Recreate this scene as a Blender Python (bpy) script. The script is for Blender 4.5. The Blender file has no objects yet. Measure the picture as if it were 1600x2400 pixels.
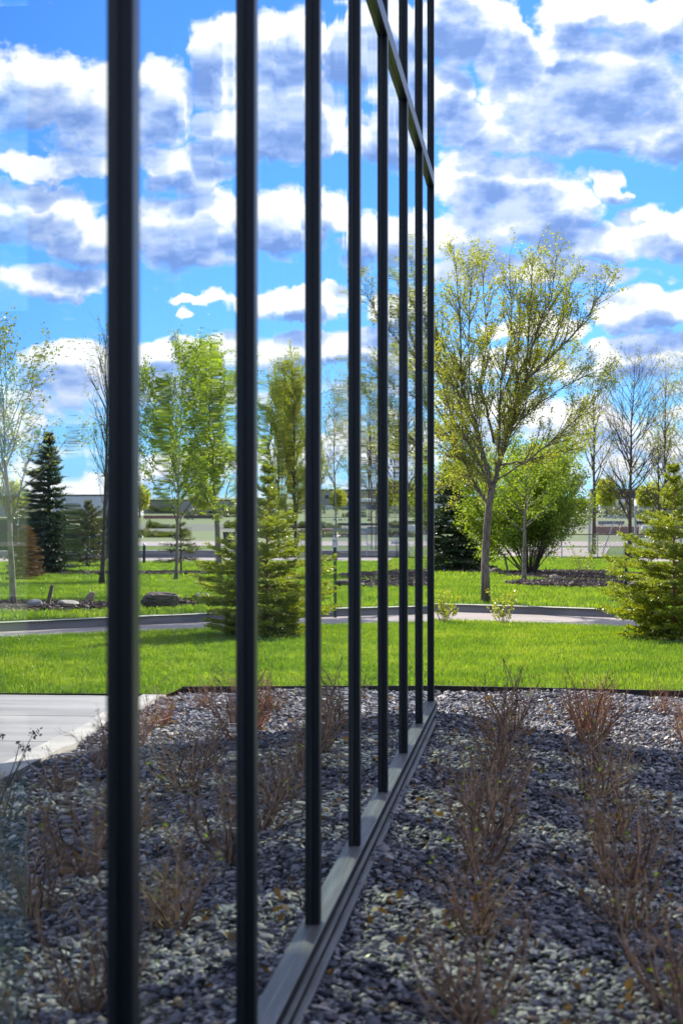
import bpy, math, random
import numpy as np
from mathutils import Vector, Matrix
from math import sin, cos, tan, atan, radians as rad, pi, hypot

random.seed(7)
RNG = np.random.default_rng(11)
SC = bpy.context.scene
COL = SC.collection

# ------------------------------------------------------------------ camera
F = 4550.0                                  # focal length in pixels of a 1600x2400 picture
PSI = atan(448.0 / F)                       # the lens looks this far towards the glass wall
EYE = 1.5
CX = 0.736                                  # distance from the glass
HZ = 1190.0                                 # horizon row
cd = bpy.data.cameras.new('camera')
cam = bpy.data.objects.new('camera', cd)
COL.objects.link(cam)
cam.location = (CX, 0, EYE)
cam.rotation_euler = (rad(90), 0, PSI)
cd.sensor_fit = 'VERTICAL'
cd.sensor_height = 36.0
cd.sensor_width = 24.0
cd.lens = F / 2400 * 36
cd.shift_y = -(1200 - HZ) / 2400
cd.clip_end = 9000
cd.dof.use_dof = True
cd.dof.focus_distance = 19.0
cd.dof.aperture_fstop = 5.3
SC.camera = cam

# ------------------------------------------------------------------ sky, sun, exposure
SUN_AZ, SUN_EL = -35.0, 34.0
SV = Vector((sin(rad(SUN_AZ)) * cos(rad(SUN_EL)), cos(rad(SUN_AZ)) * cos(rad(SUN_EL)), sin(rad(SUN_EL))))
sl = bpy.data.lights.new('sun', 'SUN')
sl.energy = 5.0
sl.angle = rad(0.53)
sl.color = (1.0, 0.94, 0.84)
so = bpy.data.objects.new('sun', sl)
COL.objects.link(so)
so.rotation_euler = SV.to_track_quat('Z', 'Y').to_euler()
SC.view_settings.view_transform = 'Standard'
SC.view_settings.look = 'None'
SC.view_settings.gamma = 1.0
SC.view_settings.use_curve_mapping = False
SC.view_settings.exposure = 0.85
SC.cycles.max_bounces = 10
SC.cycles.transparent_max_bounces = 24
SC.cycles.caustics_reflective = False
SC.cycles.caustics_refractive = False
SC.cycles.sample_clamp_indirect = 4.0

world = bpy.data.worlds.new('World')
SC.world = world
world.use_nodes = True


class NT:
    """small node helper"""
    def __init__(self, tree):
        self.t = tree

    def n(self, typ, **kw):
        nd = self.t.nodes.new(typ)
        for k, v in kw.items():
            setattr(nd, k, v)
        return nd

    def put(self, sock, v):
        if isinstance(v, bpy.types.NodeSocket):
            self.t.links.new(v, sock)
        else:
            sock.default_value = v

    def m(self, op, a, b=0.0, c=0.0, clamp=False):
        nd = self.n('ShaderNodeMath', operation=op, use_clamp=clamp)
        self.put(nd.inputs[0], a)
        self.put(nd.inputs[1], b)
        self.put(nd.inputs[2], c)
        return nd.outputs[0]

    def v(self, op, a, b=(0, 0, 0), c=(0, 0, 0), out=0):
        nd = self.n('ShaderNodeVectorMath', operation=op)
        self.put(nd.inputs[0], a)
        if op == 'SCALE':
            self.put(nd.inputs['Scale'], b)
        else:
            self.put(nd.inputs[1], b)
            if op == 'MULTIPLY_ADD':
                self.put(nd.inputs[2], c)
        return nd.outputs['Value'] if op in ('DOT_PRODUCT', 'LENGTH') else nd.outputs[0]

    def sm(self, x, a, b):
        nd = self.n('ShaderNodeMapRange', interpolation_type='SMOOTHSTEP')
        self.put(nd.inputs['Value'], x)
        nd.inputs['From Min'].default_value = a
        nd.inputs['From Max'].default_value = b
        return nd.outputs[0]

    def mix(self, f, a, b):
        nd = self.n('ShaderNodeMix', data_type='RGBA')
        self.put(nd.inputs['Factor'], f)
        self.put(nd.inputs['A'], a if isinstance(a, bpy.types.NodeSocket) else (*a, 1)) if False else None
        ia = [i for i in nd.inputs if i.name == 'A' and i.type == 'RGBA'][0]
        ib = [i for i in nd.inputs if i.name == 'B' and i.type == 'RGBA'][0]
        self.put(ia, a if isinstance(a, bpy.types.NodeSocket) else (a[0], a[1], a[2], 1))
        self.put(ib, b if isinstance(b, bpy.types.NodeSocket) else (b[0], b[1], b[2], 1))
        return [o for o in nd.outputs if o.type == 'RGBA'][0]

    def noise(self, vec, scale, detail=4, rough=0.5, dim='3D', lac=2.0):
        nd = self.n('ShaderNodeTexNoise', noise_dimensions=dim)
        if vec is not None:
            self.put(nd.inputs['Vector'], vec)
        nd.inputs['Scale'].default_value = scale
        nd.inputs['Detail'].default_value = detail
        nd.inputs['Roughness'].default_value = rough
        nd.inputs['Lacunarity'].default_value = lac
        return nd

    def ramp(self, x, stops):
        nd = self.n('ShaderNodeValToRGB')
        self.put(nd.inputs[0], x)
        el = nd.color_ramp.elements
        while len(el) < len(stops):
            el.new(0.5)
        for e, (p, c) in zip(el, stops):
            e.position = p
            e.color = (c[0], c[1], c[2], 1)
        return nd.outputs[0]


def azel(px, py, refl=False):
    """direction (degrees: azimuth right of the wall, elevation) of a cloud seen directly or in the glass"""
    a = math.atan((px - 800) / F) - PSI
    if refl:
        a = -a
    return math.degrees(a), math.degrees(math.atan((HZ - py) / F * cos(math.atan((px - 800) / F))))


# cumulus banks: px, py, rx, ry (pixels), seen in the glass or directly
CLOUDS = [
    (1050, 60, 100, 110, 0), (1030, 230, 75, 80, 0), (1170, 95, 80, 85, 0), (1390, 190, 240, 110, 0),
    (1400, 25, 130, 50, 0), (1560, 60, 110, 70, 0), (1300, 105, 65, 22, 0), (1120, 305, 95, 50, 0),
    (1340, 310, 200, 60, 0), (1560, 300, 130, 70, 0), (1150, 425, 150, 70, 0), (1270, 480, 130, 65, 0), (1425, 445, 32, 30, 0),
    (1090, 545, 120, 60, 0), (1350, 560, 170, 50, 0), (1530, 540, 90, 60, 0), (1100, 625, 150, 32, 0),
    (1300, 640, 200, 28, 0), (1500, 722, 130, 48, 0), (1250, 760, 120, 30, 0), (1510, 822, 150, 50, 0), (1200, 860, 160, 40, 0),
    (60, 215, 190, 90, 1), (200, 260, 120, 110, 1), (110, 388, 160, 24, 1), (60, 500, 170, 75, 1), (210, 560, 110, 60, 1),
    (130, 665, 130, 42, 1), (170, 840, 110, 42, 1), (380, 250, 75, 90, 1), (510, 150, 75, 105, 1),
    (540, 320, 90, 62, 1), (440, 400, 80, 60, 1), (450, 540, 150, 95, 1), (470, 705, 80, 14, 1),
    (450, 740, 40, 14, 1), (440, 830, 150, 42, 1), (665, 95, 100, 78, 1), (700, 250, 110, 95, 1),
    (660, 335, 120, 42, 1), (650, 520, 95, 78, 1), (770, 500, 40, 50, 1), (680, 715, 130, 34, 1), (720, 820, 170, 46, 1),
    (820, 110, 70, 80, 1), (780, 330, 70, 34, 1), (860, 560, 80, 60, 1), (800, 690, 60, 22, 1), (850, 820, 90, 50, 1),
]
w = NT(world.node_tree)
world.node_tree.nodes.clear()


def cloud_group():
    g = bpy.data.node_groups.new('cloud_thickness', 'ShaderNodeTree')
    g.interface.new_socket('dir', in_out='INPUT', socket_type='NodeSocketVector')
    g.interface.new_socket('thick', in_out='OUTPUT', socket_type='NodeSocketFloat')
    g.interface.new_socket('soft', in_out='OUTPUT', socket_type='NodeSocketFloat')
    t = NT(g)
    gi = g.nodes.new('NodeGroupInput')
    go = g.nodes.new('NodeGroupOutput')
    p0 = gi.outputs[0]                        # (az, el, 0) in degrees
    wn = t.noise(p0, 0.55, 3, 0.55)
    wv = t.v('SUBTRACT', wn.outputs['Color'], (0.5, 0.5, 0.5))
    p = t.v('MULTIPLY_ADD', wv, (2.6, 1.3, 0.0), p0)
    wn2 = t.noise(p0, 3.2, 4, 0.6)
    wv2 = t.v('SUBTRACT', wn2.outputs['Color'], (0.5, 0.5, 0.5))
    p = t.v('MULTIPLY_ADD', wv2, (0.34, 0.30, 0.0), p)
    acc = 2.0
    k = math.degrees(1 / F)
    for (px, py, rx, ry, rf) in CLOUDS:
        a, e = azel(px, py, rf)
        sx, sy = 1 / (rx * k), 1 / (ry * k)
        q = t.v('MULTIPLY_ADD', p, (sx, sy, 0), (-a * sx, -e * sy, 0))
        acc = t.m('MINIMUM', acc, t.v('DOT_PRODUCT', q, q))
    blobs = t.m('SUBTRACT', 1.0, acc)         # 1 in the core, 0 at the rim
    blobs = t.m('MAXIMUM', t.m('ADD', blobs, 0.16), -0.62)
    # everywhere else, and low down: a generic broken cumulus deck
    ps = t.v('MULTIPLY', p, (0.11, 0.62, 1.0))
    gen = t.noise(ps, 1.0, 3, 0.5)
    genv = t.m('MULTIPLY_ADD', gen.outputs[0], 5.0, -2.3)
    sep = t.n('ShaderNodeSeparateXYZ')
    t.t.links.new(p0, sep.inputs[0])
    # window of the hand-placed banks
    wx = t.m('MULTIPLY', t.sm(sep.outputs[0], -5.5, -3.5), t.sm(sep.outputs[0], 19.0, 16.0))
    wy = t.m('MULTIPLY', t.sm(sep.outputs[1], 3.6, 4.6), t.sm(sep.outputs[1], 18.0, 15.5))
    win = t.m('MULTIPLY', wx, wy)
    base = t.m('ADD', t.m('MULTIPLY', blobs, win), t.m('MULTIPLY', genv, t.m('SUBTRACT', 1.0, win)))
    fb = t.noise(t.v('MULTIPLY', p0, (0.85, 1.15, 1)), 1.0, 8, 0.58)
    fbm = t.m('SUBTRACT', fb.outputs[0], 0.5)
    out = t.m('MULTIPLY_ADD', fbm, 2.3, base)
    t.t.links.new(out, go.inputs[0])
    fs = t.noise(t.v('MULTIPLY', p0, (0.85, 1.15, 1)), 1.0, 3.4, 0.55)
    soft = t.m('MULTIPLY_ADD', t.m('SUBTRACT', fs.outputs[0], 0.5), 2.0, base)
    t.t.links.new(soft, go.inputs[1])
    return g


cg = cloud_group()
tc = w.n('ShaderNodeTexCoord')
sp = w.n('ShaderNodeSeparateXYZ')
w.t.links.new(tc.outputs['Generated'], sp.inputs[0])
az = w.m('MULTIPLY', w.m('ARCTAN2', sp.outputs[0], sp.outputs[1]), 57.29578)
hyp = w.m('SQRT', w.m('ADD', w.m('MULTIPLY', sp.outputs[0], sp.outputs[0]), w.m('MULTIPLY', sp.outputs[1], sp.outputs[1])))
el = w.m('MULTIPLY', w.m('ARCTAN2', sp.outputs[2], hyp), 57.29578)
cmb = w.n('ShaderNodeCombineXYZ')
w.put(cmb.inputs[0], az)
w.put(cmb.inputs[1], el)
P0 = cmb.outputs[0]


def thick(vec):
    nd = w.n('ShaderNodeGroup')
    nd.node_tree = cg
    w.put(nd.inputs[0], vec)
    return nd.outputs


D0 = thick(P0)
d0 = D0[0]
d1 = thick(w.v('ADD', P0, (-0.35, 0.75, 0)))[1]  # a step towards the sun, without the finest curls
d2 = thick(w.v('ADD', P0, (-0.10, 0.20, 0)))[0]
cover = w.sm(d0, -0.24, 0.42)
low = w.sm(el, 5.0, 0.6)                         # 1 near the horizon
vn = w.noise(w.v('MULTIPLY', P0, (0.55, 1.0, 1)), 1.0, 4, 0.55)
s1 = w.m('MULTIPLY', w.sm(d1, -0.35, 1.05), w.sm(D0[1], -0.55, 0.25))
s1 = w.m('MULTIPLY', s1, w.m('MULTIPLY_ADD', w.sm(vn.outputs[0], 0.34, 0.66), 0.62, 0.46))
s2 = w.m('MULTIPLY', w.sm(w.m('SUBTRACT', d2, d0), -0.15, 0.6), 0.18)
shade = w.m('ADD', w.m('MULTIPLY', s1, 0.92), s2, clamp=True)
shade = w.m('MULTIPLY', shade, w.m('MULTIPLY_ADD', low, -0.15, 1.0))
ccol = w.ramp(shade, [(0.0, (1.16, 1.17, 1.18)), (0.18, (1.0, 1.03, 1.10)), (0.42, (0.62, 0.75, 1.02)), (0.74, (0.35, 0.51, 0.90)), (1.0, (0.21, 0.36, 0.76))])
sky = w.n('ShaderNodeTexSky', sky_type='NISHITA')
sky.sun_disc = False
sky.sun_elevation = rad(SUN_EL)
sky.sun_rotation = rad(SUN_AZ)
sky.altitude = 600
sky.air_density = 1.0
sky.dust_density = 0.3
sky.ozone_density = 3.0
SKY_S = 0.10
skyc = w.v('MULTIPLY', sky.outputs[0], (0.27, 0.57, 1.05))
# clouds expressed in the same units as the sky, so one Background at 0.1 carries both
clu = w.v('SCALE', ccol, 0.62 / SKY_S)
fin = w.mix(cover, skyc, clu)
bg = w.n('ShaderNodeBackground')
w.put(bg.inputs[0], fin)
bg.inputs[1].default_value = SKY_S
wo = w.n('ShaderNodeOutputWorld')
w.t.links.new(bg.outputs[0], wo.inputs[0])
world.cycles.sampling_method = 'MANUAL'
world.cycles.sample_map_resolution = 512

# ------------------------------------------------------------------ geometry helpers


def lerp(a, b, t):
    return a + (b - a) * t


GZ = [(0, .106), (33, .106), (77, -.5), (250, -2.0), (500, -2.0), (850, 0.4), (1300, 1.2), (2600, 14.0), (9000, 14.0)]


def gz(r):
    """height of the land beyond the kerb, r metres away"""
    for (a, za), (b, zb) in zip(GZ, GZ[1:]):
        if r <= b:
            return lerp(za, zb, (r - a) / (b - a))
    return GZ[-1][1]


def at(px, py, Z, refl=False):
    """world point behind a pixel at depth Z; refl: the real thing whose mirror image shows there"""
    X = (px - 800) / F * Z
    x = CX + X * cos(PSI) - Z * sin(PSI)
    y = X * sin(PSI) + Z * cos(PSI)
    if refl:
        x = -x
    return Vector((x, y, EYE - (py - HZ) / F * Z))


def ground(px, py, refl=False, near=False, z0=0.0):
    if near:
        Z = (EYE - z0) * F / (py - HZ)
        p = at(px, py, Z, refl)
        return p, Z
    lo, hi = 26.0, 1500.0
    for _ in range(50):
        Z = (lo + hi) / 2
        if EYE - (py - HZ) / F * Z > gz(Z):
            lo = Z
        else:
            hi = Z
    p = at(px, py, Z, refl)
    p.z = gz(hypot(p.x, p.y))
    return p, Z


class MB:
    def __init__(self):
        self.v, self.q, self.t, self.n = [], [], [], 0
        self.mi = []

    def add(self, verts, quads=None, tris=None):
        verts = np.asarray(verts, dtype=np.float64).reshape(-1, 3)
        if quads is not None and len(quads):
            self.q.append(np.asarray(quads, dtype=np.int64).reshape(-1, 4) + self.n)
        if tris is not None and len(tris):
            self.t.append(np.asarray(tris, dtype=np.int64).reshape(-1, 3) + self.n)
        self.v.append(verts)
        self.n += len(verts)

    def box(self, x0, x1, y0, y1, z0, z1):
        v = [(x0, y0, z0), (x1, y0, z0), (x1, y1, z0), (x0, y1, z0), (x0, y0, z1), (x1, y0, z1), (x1, y1, z1), (x0, y1, z1)]
        self.add(v, [(0, 3, 2, 1), (4, 5, 6, 7), (0, 1, 5, 4), (1, 2, 6, 5), (2, 3, 7, 6), (3, 0, 4, 7)])

    def tube(self, pts, rad_, k=5, cap=True):
        pts = [Vector(p) for p in pts]
        n = len(pts)
        V = np.zeros((n * k, 3))
        ref = Vector((0.31, 0.17, 0.93)).normalized()
        for i, p in enumerate(pts):
            d = (pts[min(i + 1, n - 1)] - pts[max(i - 1, 0)])
            if d.length < 1e-9:
                d = Vector((0, 0, 1))
            d.normalize()
            if abs(d.dot(ref)) > 0.95:
                u = d.cross(Vector((1, 0, 0))).normalized()
            else:
                u = d.cross(ref).normalized()
            w_ = d.cross(u)
            for j in range(k):
                a = 2 * pi * j / k
                V[i * k + j] = p + (u * cos(a) + w_ * sin(a)) * rad_[i]
        Q = []
        for i in range(n - 1):
            for j in range(k):
                j2 = (j + 1) % k
                Q.append((i * k + j, i * k + j2, (i + 1) * k + j2, (i + 1) * k + j))
        T = []
        if cap:
            for j in range(1, k - 1):
                T.append((0, j + 1, j))
                b = (n - 1) * k
                T.append((b, b + j, b + j + 1))
        self.add(V, Q, T)

    def mesh(self, name, origin=(0, 0, 0), smooth=False):
        V = np.concatenate(self.v) - np.asarray(origin)
        q = np.concatenate(self.q) if self.q else np.zeros((0, 4), int)
        t = np.concatenate(self.t) if self.t else np.zeros((0, 3), int)
        me = bpy.data.meshes.new(name)
        me.vertices.add(len(V))
        me.vertices.foreach_set('co', V.astype(np.float32).ravel())
        nl = q.size + t.size
        me.loops.add(nl)
        me.loops.foreach_set('vertex_index', np.concatenate([q.ravel(), t.ravel()]).astype(np.int32))
        me.polygons.add(len(q) + len(t))
        st = np.concatenate([np.arange(len(q)) * 4, len(q) * 4 + np.arange(len(t)) * 3]).astype(np.int32)
        me.polygons.foreach_set('loop_start', st)
        me.polygons.foreach_set('loop_total', np.concatenate([np.full(len(q), 4), np.full(len(t), 3)]).astype(np.int32))
        me.polygons.foreach_set('use_smooth', np.full(len(q) + len(t), bool(smooth)))
        me.update(calc_edges=True)
        me.validate()
        return me

    def build(self, name, mat, parent=None, origin=None, smooth=False):
        """world-space vertices; a child's are stored relative to its parents' places"""
        base = Vector((0, 0, 0))
        p = parent
        while p is not None:
            base += p.location
            p = p.parent
        org = Vector(origin) if origin is not None else (base if parent is not None else Vector((0, 0, 0)))
        me = self.mesh(name, org, smooth)
        for m_ in (mat if isinstance(mat, (list, tuple)) else [mat]):
            me.materials.append(m_)
        o = bpy.data.objects.new(name, me)
        COL.objects.link(o)
        o.parent = parent
        o.location = org - base
        return o


def empty(name, loc, label, cat, group=None):
    o = bpy.data.objects.new(name, None)
    o.empty_display_size = 0.2
    COL.objects.link(o)
    o.location = loc
    return tag(o, label, cat, group)


def tag(o, label, cat, group=None, kind=None):
    if label:
        o['label'] = label
    if cat:
        o['category'] = cat
    if group:
        o['group'] = group
    if kind:
        o['kind'] = kind
    return o


def struct(o):
    o['kind'] = 'structure'
    return o


def stuff(o, label=None, cat=None):
    o['kind'] = 'stuff'
    if label:
        tag(o, label, cat)
    return o


def copy_tree(o, parent=None):
    c = o.copy()
    COL.objects.link(c)
    if parent is not None:
        c.parent = parent
    for ch in list(o.children):
        copy_tree(ch, c)
    return c


def box(name, mat, parent, x0, x1, y0, y1, z0, z1):
    b = MB()
    b.box(x0, x1, y0, y1, z0, z1)
    return b.build(name, mat, parent)

# ------------------------------------------------------------------ materials


def new_mat(name):
    m = bpy.data.materials.new(name)
    m.use_nodes = True
    m.node_tree.nodes.clear()
    t = NT(m.node_tree)
    out = t.n('ShaderNodeOutputMaterial')
    return m, t, out


def pbr(name, c1, c2=None, scale=6.0, rough=0.7, metal=0.0, spec=0.5, bump=0.0, bscale=None, detail=6, coords='Object', stretch=(1, 1, 1), island=0.0):
    m, t, out = new_mat(name)
    b = t.n('ShaderNodeBsdfPrincipled')
    tcn = t.n('ShaderNodeTexCoord')
    vec = t.v('MULTIPLY', tcn.outputs[coords], stretch)
    c2 = c2 or tuple(x * 0.75 for x in c1)
    nz = t.noise(vec, scale, detail, 0.6)
    f = t.sm(nz.outputs[0], 0.36, 0.64)
    col = t.mix(f, c1, c2)
    if island:
        ge = t.n('ShaderNodeNewGeometry')
        k = t.m('MULTIPLY_ADD', ge.outputs['Random Per Island'], island * 2, 1 - island)
        col = t.v('SCALE', col, k)
    t.put(b.inputs['Base Color'], col)
    b.inputs['Roughness'].default_value = rough
    b.inputs['Metallic'].default_value = metal
    b.inputs['Specular IOR Level'].default_value = spec
    if bump:
        nb = t.noise(vec, bscale or scale * 4, 8, 0.65)
        bn = t.n('ShaderNodeBump')
        bn.inputs['Strength'].default_value = 1.0
        bn.inputs['Distance'].default_value = bump
        t.put(bn.inputs['Height'], nb.outputs[0])
        t.put(b.inputs['Normal'], bn.outputs[0])
    t.t.links.new(b.outputs[0], out.inputs[0])
    return m


def leaf_mat(name, cols, trans=0.5, gloss=0.06, rough=0.4):
    m, t, out = new_mat(name)
    ge = t.n('ShaderNodeNewGeometry')
    col = t.ramp(ge.outputs['Random Per Island'], [(i / (len(cols) - 1), c) for i, c in enumerate(cols)])
    di = t.n('ShaderNodeBsdfDiffuse')
    t.put(di.inputs[0], col)
    tr = t.n('ShaderNodeBsdfTranslucent')
    tcol = t.v('MULTIPLY', col, (1.7, 1.75, 0.5))
    t.put(tr.inputs[0], tcol)
    mx = t.n('ShaderNodeMixShader')
    mx.inputs[0].default_value = trans
    t.t.links.new(di.outputs[0], mx.inputs[1])
    t.t.links.new(tr.outputs[0], mx.inputs[2])
    gl = t.n('ShaderNodeBsdfGlossy')
    gl.inputs['Roughness'].default_value = rough
    gl.inputs[0].default_value = (1, 1, 1, 1)
    m2 = t.n('ShaderNodeMixShader')
    m2.inputs[0].default_value = gloss
    t.t.links.new(mx.outputs[0], m2.inputs[1])
    t.t.links.new(gl.outputs[0], m2.inputs[2])
    t.t.links.new(m2.outputs[0], out.inputs[0])
    return m


M = {}
M['leaf_elm'] = leaf_mat('elm_leaf', [(.18, .21, .03), (.28, .31, .05), (.40, .38, .09), (.24, .26, .04)], .5, .03)
M['leaf_green'] = leaf_mat('shrub_leaf', [(.08, .13, .02), (.16, .24, .03), (.24, .31, .04), (.31, .34, .06)], .55, .03)
M['leaf_hedge'] = leaf_mat('hedge_leaf', [(.05, .07, .02), (.10, .12, .035), (.13, .12, .06)], .3)
M['leaf_yellow'] = leaf_mat('yellow_leaf', [(.22, .26, .03), (.34, .34, .04), (.28, .32, .04)])
M['leaf_pale'] = leaf_mat('pale_leaf', [(.15, .19, .05), (.22, .25, .08), (.17, .22, .05)])
M['leaf_bud'] = leaf_mat('bud_leaf', [(.10, .15, .02), (.18, .26, .03), (.22, .20, .04)])
M['leaf_dry'] = leaf_mat('dry_leaf', [(.14, .07, .03), (.24, .12, .05), (.09, .05, .03)], 0.3)
M['needle_dark'] = leaf_mat('dark_needles', [(.02, .045, .018), (.035, .07, .025), (.05, .085, .035)], 0.2)
M['needle_light'] = leaf_mat('fresh_needles', [(.16, .20, .02), (.25, .29, .03), (.34, .35, .05)], 0.4)
M['needle_brown'] = leaf_mat('brown_needles', [(.11, .05, .025), (.16, .08, .035), (.07, .05, .02)], 0.25)
M['needle_mid'] = leaf_mat('mid_needles', [(.06, .08, .02), (.10, .11, .03), (.08, .07, .03)], 0.3)
M['bark'] = pbr('furrowed_bark', (.24, .20, .17), (.10, .08, .07), 7, .9, bump=.012, bscale=14, stretch=(5, 5, 1))
M['bark_pale'] = pbr('pale_bark', (.26, .23, .19), (.12, .10, .08), 8, .85, bump=.004, bscale=20, stretch=(3, 3, 1))
M['bark_dark'] = pbr('dark_bark', (.10, .075, .065), (.05, .038, .033), 9, .9, bump=.004, stretch=(3, 3, 1))
M['bark_red'] = pbr('reddish_twig', (.48, .22, .11), (.28, .14, .07), 20, .7, island=.45)
M['bark_tan'] = pbr('tan_twig', (.42, .26, .16), (.22, .13, .085), 20, .7, island=.5)
M['concrete'] = pbr('pale_concrete', (.38, .365, .35), (.28, .27, .26), 1.1, .85, bump=.0008, bscale=60, stretch=(.6, 2.2, 1), detail=9)
M['drive'] = pbr('pink_concrete', (.36, .30, .275), (.29, .245, .225), .8, .85, bump=.001, bscale=40)
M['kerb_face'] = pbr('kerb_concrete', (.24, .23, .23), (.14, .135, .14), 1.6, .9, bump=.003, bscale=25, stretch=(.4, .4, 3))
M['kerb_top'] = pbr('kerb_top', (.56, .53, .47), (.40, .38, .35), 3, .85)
M['soil'] = pbr('dark_soil', (.045, .035, .03), (.025, .02, .018), 5, .95, bump=.01, bscale=30)
M['edging'] = pbr('black_edging', (.012, .012, .013), None, 5, .6)
M['rock_tan'] = pbr('tan_rock', (.36, .28, .21), (.20, .15, .12), 3, .85, bump=.02, bscale=8)
M['rock_grey'] = pbr('grey_rock', (.32, .32, .33), (.20, .20, .21), 3, .85, bump=.02, bscale=8)
M['rock_brown'] = pbr('brown_rock', (.17, .135, .11), (.08, .065, .055), 3, .9, bump=.03, bscale=6)
M['rock_pale'] = pbr('pale_rock', (.5, .46, .40), (.34, .30, .26), 3, .85, bump=.02, bscale=8)
M['wood'] = pbr('weathered_wood', (.27, .23, .20), (.14, .12, .10), 8, .9, stretch=(6, 6, 1), bump=.004)
M['steel'] = pbr('galvanised_steel', (.42, .43, .45), (.33, .34, .36), 20, .5, metal=.3)
M['rust'] = pbr('rusty_pipe', (.16, .075, .035), (.08, .04, .025), 6, .8)
M['green_paint'] = pbr('dark_green_paint', (.012, .04, .03), None, 5, .5)
M['black'] = pbr('black_metal', (.012, .012, .013), None, 5, .5)
M['white_paint'] = pbr('white_paint', (.72, .73, .75), (.62, .63, .66), 4, .45)
M['cab_grey'] = pbr('cabinet_grey', (.48, .51, .50), (.42, .45, .44), 3, .5)
M['blue'] = pbr('blue_paint', (.03, .10, .32), (.02, .07, .22), 3, .45)
M['navy'] = pbr('navy_paint', (.014, .02, .045), None, 3, .4)
M['brick'] = pbr('brick_red_paint', (.36, .17, .13), (.26, .12, .10), 2, .7)
M['grey_wall'] = pbr('grey_wall', (.30, .31, .34), (.25, .26, .29), 1, .8)
M['tan_wall'] = pbr('tan_wall', (.34, .31, .27), (.28, .26, .23), .1, .8)
M['lilac_wall'] = pbr('pale_metal_cladding', (.70, .70, .76), (.62, .62, .68), .2, .6)
M['roof_dark'] = pbr('dark_roof', (.08, .075, .075), None, .2, .8)
M['window_dark'] = pbr('dark_window_glass', (.02, .035, .045), None, 1, .1)
M['mesh_dark'] = pbr('windbreak_fabric', (.03, .05, .05), (.02, .035, .035), 1, .9)
M['sill'] = pbr('sill_aluminium', (.28, .275, .27), (.17, .165, .16), 3, .45, metal=.3, stretch=(20, .6, 1), spec=.5)
M['fascia'] = pbr('matt_dark_fascia', (.018, .017, .018), (.03, .027, .025), 4, .75, spec=.15)
M['frame'] = pbr('navy_black_aluminium', (.004, .006, .011), (.003, .004, .008), 30, .34, spec=.35)
for n_ in M['frame'].node_tree.nodes:
    if n_.type == 'BSDF_PRINCIPLED':
        n_.inputs['Coat Weight'].default_value = .0
        n_.inputs['Coat Roughness'].default_value = .22
M['gasket'] = pbr('frame_under', (.003, .003, .004), None, 30, .95, spec=.0)
M['inside_floor'] = pbr('interior_floor', (.035, .035, .035), (.028, .028, .028), 1, .5)
M['inside_wall'] = pbr('interior_wall', (.055, .06, .065), (.045, .05, .055), .5, .9)
M['screen_teal'] = pbr('frosted_teal_screen', (.50, .82, .80), (.42, .74, .73), 2, .6)

# gravel: slate chips, one tone per chip
m, t, out = new_mat('slate_chips')
ge = t.n('ShaderNodeNewGeometry')
col = t.ramp(ge.outputs['Random Per Island'], [(0, (.045, .047, .065)), (.3, (.105, .105, .135)), (.6, (.20, .195, .225)), (.85, (.40, .37, .375)), (.96, (.56, .51, .47)), (1, (.36, .24, .16))])
tcn = t.n('ShaderNodeTexCoord')
nz = t.noise(tcn.outputs['Object'], 90, 3, .6)
col = t.v('SCALE', col, t.m('MULTIPLY_ADD', nz.outputs[0], 0.6, 0.7))
b = t.n('ShaderNodeBsdfPrincipled')
t.put(b.inputs['Base Color'], col)
b.inputs['Roughness'].default_value = .62
b.inputs['Specular IOR Level'].default_value = .35
t.t.links.new(b.outputs[0], out.inputs[0])
M['chips'] = m
M['bark_chips'] = leaf_mat('bark_mulch', [(.045, .033, .028), (.09, .065, .055), (.16, .12, .105), (.07, .05, .04)], .0, .02)

# lawn sheet and blades share patches of dry and lush grass
def lawn_cols(t, gain=1.0):
    ge = t.n('ShaderNodeNewGeometry')
    n1 = t.noise(ge.outputs['Position'], .7, 4, .6)
    n2 = t.noise(ge.outputs['Position'], 3.0, 4, .6)
    f = t.m('ADD', t.m('MULTIPLY', n1.outputs[0], .6), t.m('MULTIPLY', n2.outputs[0], .4))
    return t.ramp(f, [(.30, (.065 * gain, .135 * gain, .014)), (.46, (.12 * gain, .205 * gain, .022)), (.58, (.19 * gain, .27 * gain, .035)), (.72, (.30, .31, .09))])


m, t, out = new_mat('lawn_sheet')
b = t.n('ShaderNodeBsdfPrincipled')
c = lawn_cols(t, .7)
t.put(b.inputs['Base Color'], c)
b.inputs['Roughness'].default_value = .9
b.inputs['Specular IOR Level'].default_value = .1
t.t.links.new(b.outputs[0], out.inputs[0])
M['lawn'] = m
m, t, out = new_mat('grass_blade')
c = lawn_cols(t, 1.0)
ge = t.n('ShaderNodeNewGeometry')
k = t.m('MULTIPLY_ADD', ge.outputs['Random Per Island'], .8, .65)
c = t.v('SCALE', c, k)
di = t.n('ShaderNodeBsdfDiffuse')
t.put(di.inputs[0], c)
tr = t.n('ShaderNodeBsdfTranslucent')
t.put(tr.inputs[0], t.v('MULTIPLY', c, (1.5, 1.5, .4)))
mx = t.n('ShaderNodeMixShader')
mx.inputs[0].default_value = .55
t.t.links.new(di.outputs[0], mx.inputs[1])
t.t.links.new(tr.outputs[0], mx.inputs[2])
gl = t.n('ShaderNodeBsdfGlossy')
gl.inputs['Roughness'].default_value = .32
m2 = t.n('ShaderNodeMixShader')
m2.inputs[0].default_value = .06
t.t.links.new(mx.outputs[0], m2.inputs[1])
t.t.links.new(gl.outputs[0], m2.inputs[2])
t.t.links.new(m2.outputs[0], out.inputs[0])
M['grass'] = m
M['field'] = pbr('far_field', (.09, .15, .03), (.17, .18, .07), .02, .95, coords='Object', stretch=(.3, 3, 1), detail=8)
M['hill'] = pbr('wooded_hills', (.05, .055, .05), (.09, .085, .08), .03, .95, detail=8)
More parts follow.
